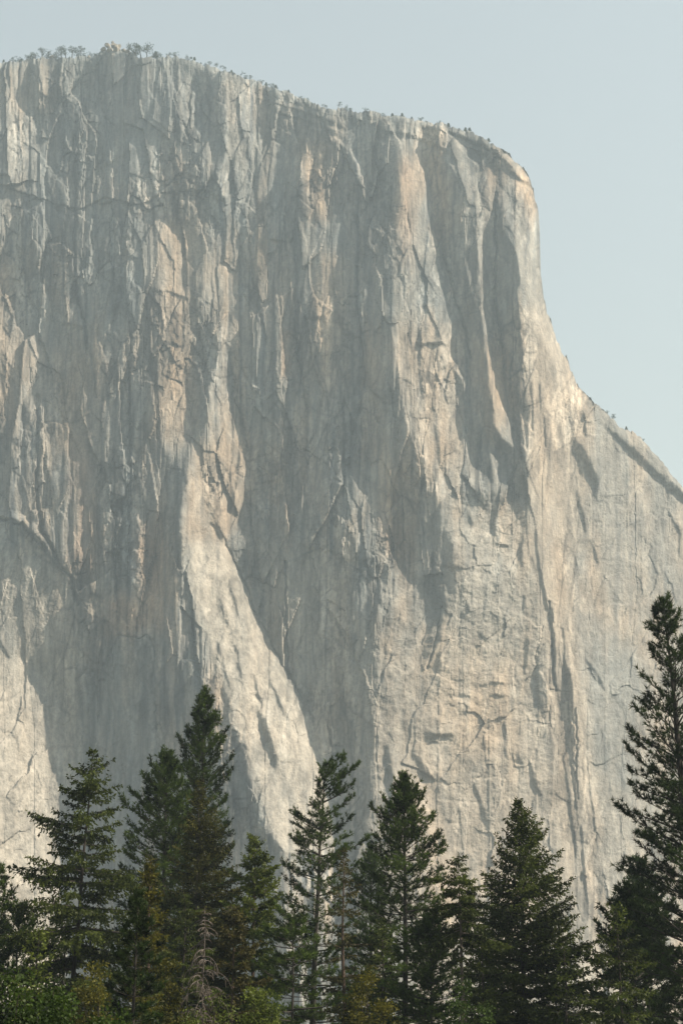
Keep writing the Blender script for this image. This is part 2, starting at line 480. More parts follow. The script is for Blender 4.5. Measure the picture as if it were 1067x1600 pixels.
rough(0.30, 6, [(672,245),(715,285),(722,420),(746,490),(765,600),(776,730),(730,600),(690,400)])
rough(0.30, 6, [(776,310),(812,440),(820,740),(788,750),(775,470)])
rough(0.55, 8, [(300,700),(353,853),(431,1022),(509,1197),(522,1330),(440,1332),(374,1152),(310,962),(280,820)], 0.8)
rough(0.45, 8, [(350,850),(366,882),(471,1092),(511,1199),(450,1110),(372,940)], 0.5)
rough(0.6, 8, [(-120,1045),(30,1085),(75,1160),(82,1220),(66,1690),(-120,1690)], 1.0)
rough(1.15, 20, [(60,300),(240,330),(200,560),(100,560)])
rough(0.8, 12, [(600,490),(715,505),(735,740),(690,790),(640,660)])


WA = fbm(PX / 60, PY / 90, 3, 104); WB = fbm(PX / 60, PY / 60, 3, 105); WC = fbm(PX / 22, PY / 30, 3, 106)
def flakes(sx, sy, amp, seed, shear=0.0, crack=0.0, tilt=1.0, warp=1.0, step=1.0):
    """Angular plates: each cell is a tilted plane at its own depth, with sharp steps between cells."""
    x = (PX + warp * (9 * WA + 3 * WC) + shear * PY) / sx
    y = (PY + warp * (12 * WB - 4 * WC)) / sy
    F1, F2, dx, dy, cx, cy = worley(x, y, seed)
    tx = (_hash(cx, cy, seed + 21) - 0.5) * 2.2 * tilt
    ty = (_hash(cx, cy, seed + 22) - 0.5) * 1.2 * tilt
    h = (_hash(cx, cy, seed + 23) - 0.5) * step
    d = h + tx * dx + ty * dy
    if crack: d = d + crack * np.clip(1 - (F2 - F1) / 0.10, 0, 1) ** 1.5
    PLATE[seed] = (_hash(cx, cy, seed + 24), np.clip(1 - (F2 - F1) / 0.09, 0, 1) * (_hash(cx, cy, seed + 25) > 0.45))
    return d * amp
PLATE = {}

big = flakes(58, 230, 5.0, 101, 0.03, 0, 0.95, 0.8) + flakes(34, 100, 2.6, 103, -0.10, 0, 0.8, 0.7)
ribs = flakes(27, 520, 3.4, 105, 0.015, 0.15, 0.45, 0.35) + flakes(11, 300, 1.7, 107, -0.01, 0.25, 0.4, 0.3)   # long vertical joints
mid = flakes(20, 66, 2.6, 111, 0.04, 0.2, 0.60, 0.7) + flakes(17, 30, 1.2, 113, -0.45, 0, 0.6, 0.7)
sml = flakes(8.5, 22, 1.35, 121, -0.08, 0.15, 0.45, 0.7)
tin = flakes(4.0, 9, 0.6, 131, 0.1)
sb1 = flakes(75, 80, 3.0, 141, 0.35, 0, 1.4, 2.0, 0.45) + flakes(30, 60, 1.6, 143, 0.15, 0, 1.4, 2.0, 0.45)
sb2 = flakes(17, 19, 0.8, 151, 0.5, 0, 1.3, 2.0, 0.6)
sb3 = flakes(6.5, 6, 0.45, 161, 0.4)
flute = 0.9 * fbm(WX / 9, PY / 160, 3, 171) + 0.5 * np.abs(fbm(WX / 5, PY / 120, 3, 181))
patch = np.clip(0.5 + 2.1 * fbm(PX / 80, PY / 120, 3, 191), 0.06, 1.5)
clean = np.clip(0.55 + 1.8 * fbm(PX / 60, PY / 150, 3, 195), 0.15, 1.2)   # some zones shattered, some clean
steep = big * 1.1 + ribs * clean + (mid * 1.1 + sml * 1.0 + tin * 1.1) * patch + 0.7 * flute
slabs = sb1 + 0.35 * ribs + (0.75 * sb2 + 0.6 * sb3 + tin * 0.5) * (0.35 + 0.75 * patch) + 0.4 * flute + 4.2 * fbm((PX + 0.5 * PY) / 42, (PY - 0.3 * PX) / 34, 5, 201, 0.58)
DET = (steep * (1 - SLAB) + slabs * SLAB) * ROUGH
def crack(depth, width, pts):
    w, m = stroke_mask(pts, width)
    DET[w] += m * depth
for p, d, wd in (([(0,287),(30,300),(75,317),(120,329),(160,312),(225,320),(250,303),(300,299)], 2, 3), ([(121,180),(117,330),(118,430),(140,540),(152,620)], 4, 4), ([(390,380),(402,470),(414,540)], 3, 3), ([(0,812),(38,822),(70,862)], 5, 6), ([(690,400),(704,436),(716,480),(735,560)], 4, 3), ([(774,300),(773,376),(775,470),(790,580)], 4, 3), ([(667,1045),(682,985),(690,945)], 3, 3),([(60,620),(60,780),(66,835),(112,905),(124,945)], 5, 5), ([(181,800),(181,930)], 4, 3), ([(204,500),(203,920)], 3, 3),
                 ([(462,360),(462,500),(466,560),(480,640)], 4, 4), ([(559,340),(560,500),(572,610)], 4, 4), ([(446,880),(450,1060)], 4, 3),
                 ([(155,1120),(157,1055),(168,1025),(188,993),(215,997),(232,992),(240,1012),(241,1080),(245,1140)], 2.5, 2.5),
                 ([(352,852),(392,940),(432,1022),(472,1090)], 3, 3), ([(856,940),(864,1040),(868,1080)], 3, 2.5), ([(897,1110),(900,1250)], 3, 3)):
    crack(d, wd, p)

DEP = DEP + DET

# ---- skyline: where the wall rounds over into the summit
SKY_PTS = [(-120,101),(0,97),(30,95),(60,93),(80,92),(110,90),(150,86),(160,80),(190,78),(205,84),(215,92),(232,90),(240,89),(262,86),(280,92),(300,95),(340,105),(380,120),(400,126),(430,136),(470,152),(495,164),(520,170),(560,176),(600,180),(640,185),(690,195),(720,203),(750,213),(775,228),(800,247),(815,262),(826,278),(829,288),(833,300),(841,332),(843,360),(844,430),(850,470),(856,492),(868,520),(880,548),(892,578),(902,604),(915,617),(930,630),(950,648),(960,655),(967,664),(985,674),(1000,686),(1008,694),(1020,708),(1040,728),(1055,748),(1067,762),(1100,792),(1190,880)]
def skyline(x):
    xs = np.array([p[0] for p in SKY_PTS], float); ys = np.array([p[1] for p in SKY_PTS], float)
    y = np.interp(x, xs, ys)
    j = 2.0 * fbm(x / 9.0, x * 0 + 3.3, 4, 41) + 1.2 * perlin(x / 3.1, x * 0 + 1.7, 43)
    j = j + 2.2 * (_hash(np.floor((x + 3 * perlin(x / 20, x * 0, 45)) / 7.0), x * 0, 47) - 0.5) + 3.0 * (_hash(np.floor(x / 17.0), x * 0 + 2, 48) - 0.5)
    steep = np.clip((x - 826) / 6, 0, 1) * np.clip((905 - x) / 6, 0, 1)
    return y + j * (1.6 + 2.5 * steep)


# ---- albedo of the rock
def mixc(A, m, c):
    for k in range(3):
        A[..., k] = A[..., k] * (1 - m) + c[k] * m
ALB = np.zeros(PX.shape + (3,))
mixc(ALB, np.ones(PX.shape), (0.177, 0.171, 0.154))
def tint(c, a, soft, pts):
    w, m = poly_mask(pts, soft)
    n = np.clip(0.75 + 0.7 * fbm(PX[w] / 14, PY[w] / 60, 4, int(pts[0][0]) + 3), 0, 1)
    mixc(ALB[w], m * a * n, c)
def streak(c, a, width, pts):
    w, m = stroke_mask(pts, width, 0.35)
    n = np.clip(0.7 + 0.6 * fbm(PX[w] / 4, PY[w] / 50, 3, int(pts[0][0]) + 9), 0, 1)
    mixc(ALB[w], m * a * n, c)
GREY = (0.112, 0.127, 0.130); DARK = (0.046, 0.056, 0.064); BUFF = (0.285, 0.214, 0.148); PALE = (0.288, 0.262, 0.222); RUST = (0.255, 0.162, 0.098)  # GREY also carries cool shade, PALE also carries warm sunlight
n1 = fbm(WX / 55, PY / 170, 5, 301); n2 = fbm(WX / 16, PY / 140, 4, 311); n3 = fbm(WX / 5, PY / 130, 3, 321); n4 = fbm(WX / 9, PY / 14, 4, 331)
mixc(ALB, np.clip((0.12 + 1.5 * n1) * np.clip(0.75 + (PX - 560) / 500, 0.75, 1.2), 0, 0.85), BUFF)
mixc(ALB, np.clip(-0.1 - 1.5 * n2, 0, 0.55), GREY)
mixc(ALB, np.clip((-0.22 + 1.9 * n3) * np.clip(1.3 - SLAB, 0, 1), 0, 0.65), DARK)
mixc(ALB, np.clip(-0.2 + 1.2 * n4, 0, 0.35), PALE)
left = np.clip((640 - PX) / 80, 0, 1)  # left wall staining, with some of its shade put into the colour
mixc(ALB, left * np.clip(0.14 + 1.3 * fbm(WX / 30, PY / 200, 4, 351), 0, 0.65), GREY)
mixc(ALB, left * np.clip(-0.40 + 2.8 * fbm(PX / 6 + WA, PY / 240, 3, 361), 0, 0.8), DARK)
# buff and rusty panels
tint(BUFF, 0.78, 13.6, [(480,220),(512,225),(512,345),(480,345)])
tint(BUFF, 0.66, 23.8, [(85,540),(150,560),(140,720),(80,700)])
tint(RUST, 0.53, 20.4, [(110,700),(150,720),(150,900),(110,900)])
tint(RUST, 0.60, 17, [(215,820),(255,800),(255,980),(160,1000),(165,930),(215,930)])
tint(BUFF, 0.71, 20.4, [(500,400),(535,390),(530,560),(505,640),(485,560)])
tint(RUST, 0.74, 10.2, [(441,515),(456,515),(455,585),(442,590)])
tint(RUST, 0.66, 13.6, [(622,250),(640,240),(640,400),(628,420)])
tint(RUST, 0.66, 17, [(595,780),(630,850),(635,880),(600,860)])
tint(BUFF, 0.71, 23.8, [(245,330),(300,340),(300,690),(245,690)])
tint(BUFF, 0.59, 17, [(300,690),(400,680),(405,770),(350,850),(280,850)])
tint(BUFF, 0.53, 23.8, [(610,500),(690,520),(720,740),(660,720)])
tint(BUFF, 0.53, 27.2, [(-120,410),(20,410),(40,560),(20,660),(-120,660)])
# pale granite, with some brightness of the sunlit faces put into the tint
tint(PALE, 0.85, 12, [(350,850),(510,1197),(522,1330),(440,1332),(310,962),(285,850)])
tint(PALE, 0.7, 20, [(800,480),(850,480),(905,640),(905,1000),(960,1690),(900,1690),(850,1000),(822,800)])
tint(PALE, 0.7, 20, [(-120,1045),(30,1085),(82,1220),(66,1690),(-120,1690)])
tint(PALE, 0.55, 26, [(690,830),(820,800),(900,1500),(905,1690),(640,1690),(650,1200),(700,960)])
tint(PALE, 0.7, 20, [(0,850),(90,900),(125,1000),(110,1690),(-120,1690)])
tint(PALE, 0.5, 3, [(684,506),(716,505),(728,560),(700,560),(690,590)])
tint(PALE, 0.55, 20, [(400,850),(500,850),(590,1000),(590,1330),(520,1330),(450,1060)])  # paler tint lightens the shaded recess through its colour
tint(BUFF, 0.29, 51, [(590,1000),(800,1000),(850,1250),(860,1450),(600,1450)])
tint(BUFF, 0.41, 34, [(825,480),(850,480),(900,640),(905,1300),(870,1300),(850,1000),(825,800)])
tint(PALE, 0.45, 24, [(900,640),(1190,820),(1190,1690),(950,1690),(905,1100)])
# dark diorite beyond the nose
tint(GREY, 0.55, 10, [(895,870),(915,860),(925,960),(985,1010),(1010,1100),(985,1250),(940,1200),(905,1040)])
tint(GREY, 0.3, 12, [(930,640),(1190,800),(1190,1000),(1067,980),(1000,860),(930,800)])
tint(GREY, 0.55, 10, [(640,480),(690,480),(700,420),(670,400),(650,430)])
tint(GREY, 0.5, 16, [(60,60),(290,90),(340,220),(120,320),(90,170)])
tint(GREY, 0.6, 16, [(100,330),(240,330),(240,440),(190,520),(110,480)])
tint(GREY, 0.5, 14, [(160,1030),(245,1000),(250,1300),(165,1300)])
tint(GREY, 0.5, 8, [(26,600),(52,600),(48,800),(20,760)])
# water streaks
for p, wd, a in (([(204,520),(203,640),(203,930)], 6, .9), ([(60,640),(60,790),(66,830)], 5, .9), ([(181,790),(181,940)], 4, .9), ([(258,790),(258,980),(256,1140)], 4, .8),
                 ([(277,720),(277,900)], 8, .6), ([(108,640),(108,900)], 4, .5), ([(119,200),(117,430)], 6, .6), ([(462,350),(464,560)], 9, .6), ([(557,330),(562,620)], 8, .7),
                 ([(580,330),(580,480)], 8, .6), ([(36,640),(40,790)], 14, .6), ([(654,470),(656,640)], 5, .5), ([(965,820),(962,1000)], 9, .5), ([(985,860),(984,980)], 4, .5),
                 ([(1020,850),(1020,960)], 5, .5), ([(1040,870),(1038,1000)], 5, .5), ([(930,760),(930,880)], 6, .3), ([(510,900),(512,1080)], 5, .4), ([(660,1000),(655,1110)], 6, .3),
                 ([(85,650),(85,760)], 3, .7), ([(98,660),(98,900)], 3, .5), ([(205,90),(203,300)], 7, .4), ([(335,130),(330,180)], 7, .6), ([(389,165),(389,280)], 5, .5), ([(694,260),(693,330)], 10, .3)):
    streak(DARK, a, wd, p)
for p, wd, a in (([(104,900),(104,1040)], 2.5, .8), ([(451,890),(453,1060)], 4, .8), ([(103,1050),(104,1180)], 14, .6), ([(120,950),(121,1000)], 4, .6), ([(515,960),(512,1100)], 5, .5), ([(60,850),(90,900)], 12, .4),
                 ([(110,630),(109,700)], 3, .5), ([(978,860),(976,960)], 5, .5), ([(1000,850),(1000,980)], 5, .4)):
    streak(PALE, a, wd, p)
# lichen and scrub along the rim
_rim = np.clip(1 - (PY - skyline(PX)) / 16.0, 0, 1) * np.clip(0.6 + fbm(PX / 14, PY / 6, 3, 341), 0, 1)
mixc(ALB, np.clip(_rim * (PX < 830), 0, 0.8), GREY)
# every plate of rock weathers to its own tone and the stained joints also stand in for weak crack shade
def plates(seed, a, c, steepness=1.0):
    h, m = PLATE[seed]
    w = (1 - SLAB) if steepness else SLAB
    f = 1 + 1.3 * (a * (h - 0.5) * 2 - c * m) * w * np.clip(0.35 + patch, 0.4, 1.2)
    ALB[...] *= f[..., None]
plates(101, 0.12, 0.10); plates(105, 0.12, 0.35); plates(107, 0.12, 0.45); plates(103, 0.12, 0.2); plates(111, 0.16, 0.45); plates(113, 0.08, 0.15); plates(121, 0.13, 0.35); plates(131, 0.12, 0.25)
plates(141, 0.07, 0.10, 0); plates(143, 0.06, 0.12, 0); plates(151, 0.08, 0.10, 0); plates(161, 0.08, 0.08, 0)
np.clip(ALB, 0.02, 0.6, out=ALB)
# dark lines along joints that run across the whole wall
for p, wd, a in (([(0,287),(30,300),(75,317),(120,329),(160,312),(225,320),(250,303),(300,299)], 3, .35), ([(0,812),(38,822),(70,862),(112,905),(124,945)], 4, .8),
                 ([(121,180),(117,330),(118,430),(140,540),(152,620)], 3, .6), ([(155,1120),(157,1055),(168,1025),(188,993),(215,997),(232,992),(240,1012),(241,1080),(245,1140)], 2.5, .8),
                 ([(390,380),(402,470),(414,540)], 3, .5), ([(102,900),(102,1030)], 2, .8), ([(446,880),(450,1060)], 2.5, .8), ([(386,640),(396,720)], 3, .4),
                 ([(856,940),(864,1040),(868,1080)], 2, .7), ([(667,1045),(682,985),(690,945)], 3, .4), ([(788,1130),(789,1180)], 2.5, .5), ([(355,850),(404,800)], 4, .6), ([(410,800),(446,880),(500,855)], 3, .6)):
    streak(DARK, a, wd, p)


def sample(F, px, py):
    x = np.clip((px - GX0) / STEP, 0, gw - 1.001); y = np.clip((py - GY0) / STEP, 0, gh - 1.001)
    i = x.astype(int); j = y.astype(int); u = x - i; v = y - j
    if F.ndim == 3: u = u[..., None]; v = v[..., None]
    return (F[j, i] * (1 - u) + F[j, i + 1] * u) * (1 - v) + (F[j + 1, i] * (1 - u) + F[j + 1, i + 1] * u) * v

COLS = np.arange(-95.0, 1166.0, 1.6)
NR = 960
sy = skyline(COLS)
RY = np.linspace(1665.0, 66.0, NR)
QY = np.maximum(RY[:, None], sy[None, :])
QX = np.repeat(COLS[None, :], NR, 0)
def base_depth(py):
    return 1330.0 - (py - 100.0) * (130.0 / 1550.0)
dep = base_depth(QY) + sample(DEP, QX, QY)
# round the rim back over the last metres
side = np.clip((COLS - 790.0) / 45.0, 0, 1)[None, :] * np.clip((960.0 - COLS) / 40.0, 0, 1)[None, :]
rimd = QY - sy[None, :]
cs = np.where((COLS > 780) & (COLS < 980))[0]
dd = np.full((NR, len(cs)), 1e9)
for (x1, y1), (x2, y2) in zip(SKY_PTS[:-1], SKY_PTS[1:]):
    if x2 < 760 or x1 > 1000: continue
    ex, ey = x2 - x1, y2 - y1
    t = np.clip(((QX[:, cs] - x1) * ex + (QY[:, cs] - y1) * ey) / (ex * ex + ey * ey), 0, 1)
    dd = np.minimum(dd, np.hypot(QX[:, cs] - x1 - t * ex, QY[:, cs] - y1 - t * ey))
rimd[:, cs] = dd
dep = dep + (1 - side) * 3.0 * np.clip(1 - rimd / 9.0, 0, 1) ** 2 + side * 16.0 * np.clip(1 - rimd / 26.0, 0, 1) ** 2
xc = (QX - 533.5) / FPX; yc = (800.0 - QY) / FPX
dyv = _CP - yc * _SP
kk = dep / dyv
V = np.stack([xc * kk, dep, CAM_Z + (_SP + yc * _CP) * kk], -1)
# summit plateau behind the rim: rises gently and rolls away
BACK = 26
ext = np.zeros((BACK,) + V.shape[1:])
top = V[-1]
elev = (top[:, 2] - CAM_Z) / np.hypot(top[:, 0], top[:, 1])
for b in range(BACK):
    d = 2.0 + 430.0 * ((b + 1) / BACK) ** 1.8
    nz = 3.0 * fbm(top[:, 0] / 40 + b * 0.6, top[:, 1] / 40 + b * 0.7, 3, 77) * min(1, d / 60)
    ext[b, :, 0] = top[:, 0] * (1 + 0.2 * d / top[:, 1]); ext[b, :, 1] = top[:, 1] + d
    ext[b, :, 2] = top[:, 2] + d * (elev * 0.55 - d / 1400.0) + np.minimum(nz, d * 0.1)
VV = np.concatenate([V, ext], 0)
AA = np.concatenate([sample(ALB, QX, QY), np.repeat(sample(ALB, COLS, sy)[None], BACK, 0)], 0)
nr, nc = VV.shape[:2]
ii = np.arange(nr * nc).reshape(nr, nc)
quads = np.stack([ii[:-1, :-1], ii[:-1, 1:], ii[1:, 1:], ii[1:, :-1]], -1).reshape(-1, 4)
flat = np.concatenate([RY[:, None] <= sy[None, :], np.zeros((BACK, len(COLS)), bool)], 0).astype(int)
gone = (flat[:-1, :-1] + flat[:-1, 1:] + flat[1:, 1:] + flat[1:, :-1]).reshape(-1) == 4
quads = quads[~gone]                                # rows above the skyline fold onto it and are dropped
cm = mesh_np("cliff", VV.reshape(-1, 3), quads, False)
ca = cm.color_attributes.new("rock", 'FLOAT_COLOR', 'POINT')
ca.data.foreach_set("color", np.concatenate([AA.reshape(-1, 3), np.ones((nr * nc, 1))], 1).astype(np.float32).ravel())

def node_mat(name):
    m = bpy.data.materials.new(name); m.use_nodes = True
    return m, m.node_tree.nodes, m.node_tree.links, m.node_tree.nodes["Principled BSDF"]

def granite():
    m, N, L, b = node_mat("granite")
    at = N.new("ShaderNodeAttribute"); at.attribute_name = "rock"
    tc = N.new("ShaderNodeTexCoord")
    mp = N.new("ShaderNodeMapping"); mp.inputs["Scale"].default_value = (1, 1, 0.22); L.new(tc.outputs["Object"], mp.inputs[0])
    n1 = N.new("ShaderNodeTexNoise"); n1.inputs["Scale"].default_value = 0.16; n1.inputs["Detail"].default_value = 9; n1.inputs["Roughness"].default_value = 0.68
    L.new(mp.outputs[0], n1.inputs[0])
    n2 = N.new("ShaderNodeTexNoise"); n2.inputs["Scale"].default_value = 0.35; n2.inputs["Detail"].default_value = 8; n2.inputs["Roughness"].default_value = 0.7
    L.new(tc.outputs["Object"], n2.inputs[0])
    r1 = N.new("ShaderNodeMapRange"); r1.inputs[1].default_value = 0.3; r1.inputs[2].default_value = 0.7; r1.inputs[3].default_value = 0.6; r1.inputs[4].default_value = 1.35
    L.new(n1.outputs[0], r1.inputs[0])
    r2 = N.new("ShaderNodeMapRange"); r2.inputs[1].default_value = 0.3; r2.inputs[2].default_value = 0.7; r2.inputs[3].default_value = 0.8; r2.inputs[4].default_value = 1.18
    L.new(n2.outputs[0], r2.inputs[0])
    mu = N.new("ShaderNodeMath"); mu.operation = 'MULTIPLY'; L.new(r1.outputs[0], mu.inputs[0]); L.new(r2.outputs[0], mu.inputs[1])
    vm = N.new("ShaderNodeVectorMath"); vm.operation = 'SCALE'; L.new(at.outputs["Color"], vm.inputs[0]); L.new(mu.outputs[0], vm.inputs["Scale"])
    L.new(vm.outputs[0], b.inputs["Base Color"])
    b.inputs["Roughness"].default_value = 0.9
    b.inputs["Specular IOR Level"].default_value = 0.2
    ad = N.new("ShaderNodeMath"); ad.operation = 'ADD'; L.new(n1.outputs[0], ad.inputs[0]); L.new(n2.outputs[0], ad.inputs[1])
    bp = N.new("ShaderNodeBump"); bp.inputs["Strength"].default_value = 0.6; bp.inputs["Distance"].default_value = 2.2
    L.new(ad.outputs[0], bp.inputs["Height"]); L.new(bp.outputs[0], b.inputs["Normal"])
    return m
GRANITE = granite()
cliff = add("cliff", cm, GRANITE)
tag(cliff, "huge pale granite cliff face with vertical dihedrals, pillars and dark water streaks", kind="structure")

# ------------------------------------------------------------------ valley floor
def ground_z(x, y):
    t = np.clip((np.asarray(y, float) - 520.0) / 640.0, 0, 1)
    und = 0.5 * fbm(np.asarray(x, float) / 45.0 + 9.0, np.asarray(y, float) / 45.0 + 5.0, 3, 501)
    return 30.0 * t * t * (3 - 2 * t) + und * np.clip(np.asarray(y, float) / 30.0, 0, 1)

def ground():
    a = np.concatenate([np.linspace(-4000, -400, 25)[:-1], np.linspace(-400, 400, 81), np.linspace(400, 4000, 25)[1:]])
    b = np.concatenate([np.linspace(-4000, -100, 20)[:-1], np.linspace(-100, 1600, 171), np.linspace(1600, 4000, 14)[1:]])
    X, Y = np.meshgrid(a, b)
    V = np.stack([X, Y, ground_z(X, Y)], -1)
    i = np.arange(X.size).reshape(X.shape)
    q = np.stack([i[:-1, :-1], i[:-1, 1:], i[1:, 1:], i[1:, :-1]], -1).reshape(-1, 4)
    m, N, L, bs = node_mat("meadow_floor")
    tc = N.new("ShaderNodeTexCoord")
    n = N.new("ShaderNodeTexNoise"); n.inputs["Scale"].default_value = 0.15; n.inputs["Detail"].default_value = 8
    L.new(tc.outputs["Object"], n.inputs[0])
    r = N.new("ShaderNodeValToRGB")
    r.color_ramp.elements[0].position = 0.35; r.color_ramp.elements[0].color = (0.045, 0.04, 0.02, 1)
    r.color_ramp.elements[1].position = 0.65; r.color_ramp.elements[1].color = (0.10, 0.09, 0.045, 1)
    L.new(n.outputs[0], r.inputs[0]); L.new(r.outputs[0], bs.inputs["Base Color"]); bs.inputs["Roughness"].default_value = 0.95
    o = add("ground", mesh_np("ground", V.reshape(-1, 3), q, True), m)
    tag(o, kind="structure")
ground()

# ------------------------------------------------------------------ trees
def foliage_mat(name, dark, light, trans=0.3):
    m = bpy.data.materials.new(name); m.use_nodes = True
    N = m.node_tree.nodes; L = m.node_tree.links
    N.remove(N["Principled BSDF"])
    at = N.new("ShaderNodeAttribute"); at.attribute_name = "tone"
    tc = N.new("ShaderNodeTexCoord")
    n = N.new("ShaderNodeTexNoise"); n.inputs["Scale"].default_value = 0.9; n.inputs["Detail"].default_value = 4
    L.new(tc.outputs["Object"], n.inputs[0])
    ad = N.new("ShaderNodeMath"); ad.operation = 'MULTIPLY_ADD'; ad.inputs[1].default_value = 0.6
    L.new(n.outputs[0], ad.inputs[0]); L.new(at.outputs["Fac"], ad.inputs[2])
    mr = N.new("ShaderNodeMapRange"); mr.inputs[1].default_value = 0.35; mr.inputs[2].default_value = 1.15
    L.new(ad.outputs[0], mr.inputs[0])
    mx = N.new("ShaderNodeMixRGB"); mx.inputs[1].default_value = (*dark, 1); mx.inputs[2].default_value = (*light, 1)  # dark-to-light mix puts shaded cores and sunlit highlights into the leaf colour
    L.new(mr.outputs[0], mx.inputs[0])
    d = N.new("ShaderNodeBsdfDiffuse"); t = N.new("ShaderNodeBsdfTranslucent"); g = N.new("ShaderNodeBsdfGlossy")
    g.inputs["Roughness"].default_value = 0.55
    L.new(mx.outputs[0], d.inputs["Color"]); L.new(mx.outputs[0], t.inputs["Color"])
    a = N.new("ShaderNodeMixShader"); a.inputs[0].default_value = trans
    L.new(d.outputs[0], a.inputs[1]); L.new(t.outputs[0], a.inputs[2])
    b = N.new("ShaderNodeMixShader"); b.inputs[0].default_value = 0.01
    L.new(a.outputs[0], b.inputs[1]); L.new(g.outputs[0], b.inputs[2])
    L.new(b.outputs[0], N["Material Output"].inputs["Surface"])
    return m

def bark_mat(name, c1, c2):
    m, N, L, b = node_mat(name)
    tc = N.new("ShaderNodeTexCoord"); mp = N.new("ShaderNodeMapping"); mp.inputs["Scale"].default_value = (6, 6, 1.2)
    L.new(tc.outputs["Object"], mp.inputs[0])
    n = N.new("ShaderNodeTexNoise"); n.inputs["Scale"].default_value = 1.5; n.inputs["Detail"].default_value = 8; n.inputs["Roughness"].default_value = 0.7
    L.new(mp.outputs[0], n.inputs[0])
    r = N.new("ShaderNodeValToRGB")
    r.color_ramp.elements[0].position = 0.35; r.color_ramp.elements[0].color = (*c1, 1)
    r.color_ramp.elements[1].position = 0.68; r.color_ramp.elements[1].color = (*c2, 1)
    L.new(n.outputs[0], r.inputs[0]); L.new(r.outputs[0], b.inputs["Base Color"])
    b.inputs["Roughness"].default_value = 0.95
    bp = N.new("ShaderNodeBump"); bp.inputs["Distance"].default_value = 0.06; L.new(n.outputs[0], bp.inputs["Height"]); L.new(bp.outputs[0], b.inputs["Normal"])
    return m

BARK = bark_mat("bark_brown", (0.006, 0.005, 0.004), (0.026, 0.019, 0.014))
BARK_CEDAR = bark_mat("bark_cedar", (0.025, 0.016, 0.011), (0.09, 0.06, 0.042))
BARK_DEAD = bark_mat("bark_dead", (0.035, 0.028, 0.024), (0.11, 0.09, 0.075))
FOL = {
    'pine':    foliage_mat("needles_pine", (0.0024, 0.0072, 0.0026), (0.066, 0.104, 0.018), 0.42),
    'pinedark': foliage_mat("needles_pine_dark", (0.0016, 0.0046, 0.0020), (0.034, 0.058, 0.012), 0.36),
    'fir':     foliage_mat("needles_fir_brown", (0.0032, 0.0052, 0.0015), (0.080, 0.080, 0.0150), 0.42),
    'firgreen': foliage_mat("needles_fir", (0.0024, 0.0058, 0.0016), (0.064, 0.084, 0.0140), 0.42),
    'cedar':   foliage_mat("sprays_cedar", (0.0065, 0.0145, 0.0035), (0.118, 0.148, 0.0240), 0.42),
    'yellow':  foliage_mat("leaves_yellow", (0.0070, 0.0115, 0.0020), (0.112, 0.104, 0.0120), 0.45),
    'brown':   foliage_mat("needles_drying", (0.0055, 0.0068, 0.0022), (0.082, 0.074, 0.0200), 0.38),
    'leaf':    foliage_mat("leaves_green", (0.0024, 0.0070, 0.0018), (0.048, 0.082, 0.0130), 0.42),
}

def unit(a):
    return a / np.maximum(np.linalg.norm(a, axis=-1, keepdims=True), 1e-9)

class Wood:
    """Collects tapered tubes into one mesh."""
    def __init__(self): self.V = []; self.F = []; self.n = 0
    def tube(self, P, R, sides=4):
        P = np.asarray(P, float); R = np.asarray(R, float)
        T = unit(np.gradient(P, axis=0))
        ref = np.where(np.abs(T[:, 2:3]) > 0.9, np.array([[1.0, 0, 0]]), np.array([[0, 0, 1.0]]))
        A = unit(np.cross(T, ref)); B = np.cross(T, A)
        ang = np.arange(sides) * 2 * np.pi / sides
        V = P[:, None] + R[:, None, None] * (np.cos(ang)[None, :, None] * A[:, None] + np.sin(ang)[None, :, None] * B[:, None])
        i = self.n + np.arange(len(P) * sides).reshape(len(P), sides); j = np.roll(i, -1, 1)
        self.F.append(np.stack([i[:-1], j[:-1], j[1:], i[1:]], -1).reshape(-1, 4))
        self.V.append(V.reshape(-1, 3)); self.n += len(P) * sides
    def mesh(self, name, smooth=True):
        return mesh_np(name, np.concatenate(self.V), np.concatenate(self.F), smooth)

class Leaves:
    """Collects needles or leaf sprigs: base point, direction, length, width, tone."""
    def __init__(self): self.d = []
    def put(self, p, d, l, w, tone):
        n = len(p)
        self.d.append(np.concatenate([p, d, np.broadcast_to(np.asarray(l, float).reshape(-1, 1), (n, 1)), np.broadcast_to(np.asarray(w, float).reshape(-1, 1), (n, 1)), np.broadcast_to(np.asarray(tone, float).reshape(-1, 1), (n, 1))], 1))
    def mesh(self, name, rng, kite=False):
        D = np.concatenate(self.d); p = D[:, :3]; d = unit(D[:, 3:6]); l = D[:, 6:7]; w = D[:, 7:8]
        s = unit(np.cross(d, rng.normal(size=d.shape))) * w * 0.5
        n = len(p)
        if kite:
            V = np.stack([p, p + d * l * 0.45 + s, p + d * l, p + d * l * 0.45 - s], 1).reshape(-1, 3); k = 4
        else:
            V = np.stack([p + s, p - s, p + d * l], 1).reshape(-1, 3); k = 3
        me = mesh_np(name, V, np.arange(n * k).reshape(n, k))
        at = me.attributes.new("tone", 'FLOAT', 'POINT')
        at.data.foreach_set("value", np.repeat(D[:, 8], k).astype(np.float32))
        return me

def branch_path(p0, az, pitch0, length, droop, lift, rng, n=7, sway=0.12):
    """Limb bending down by droop and curling up by lift (radians) over its length."""
    s = np.linspace(0, 1, n)
    pit = pitch0 - droop * s + lift * s * s
    azs = az + np.cumsum(rng.normal(0, sway, n)) * 0.5
    st = length / (n - 1)
    d = np.stack([np.cos(pit) * np.cos(azs), np.cos(pit) * np.sin(azs), np.sin(pit)], -1)
    P = p0 + np.concatenate([np.zeros((1, 3)), np.cumsum(d[:-1] * st, 0)])
    return P, d

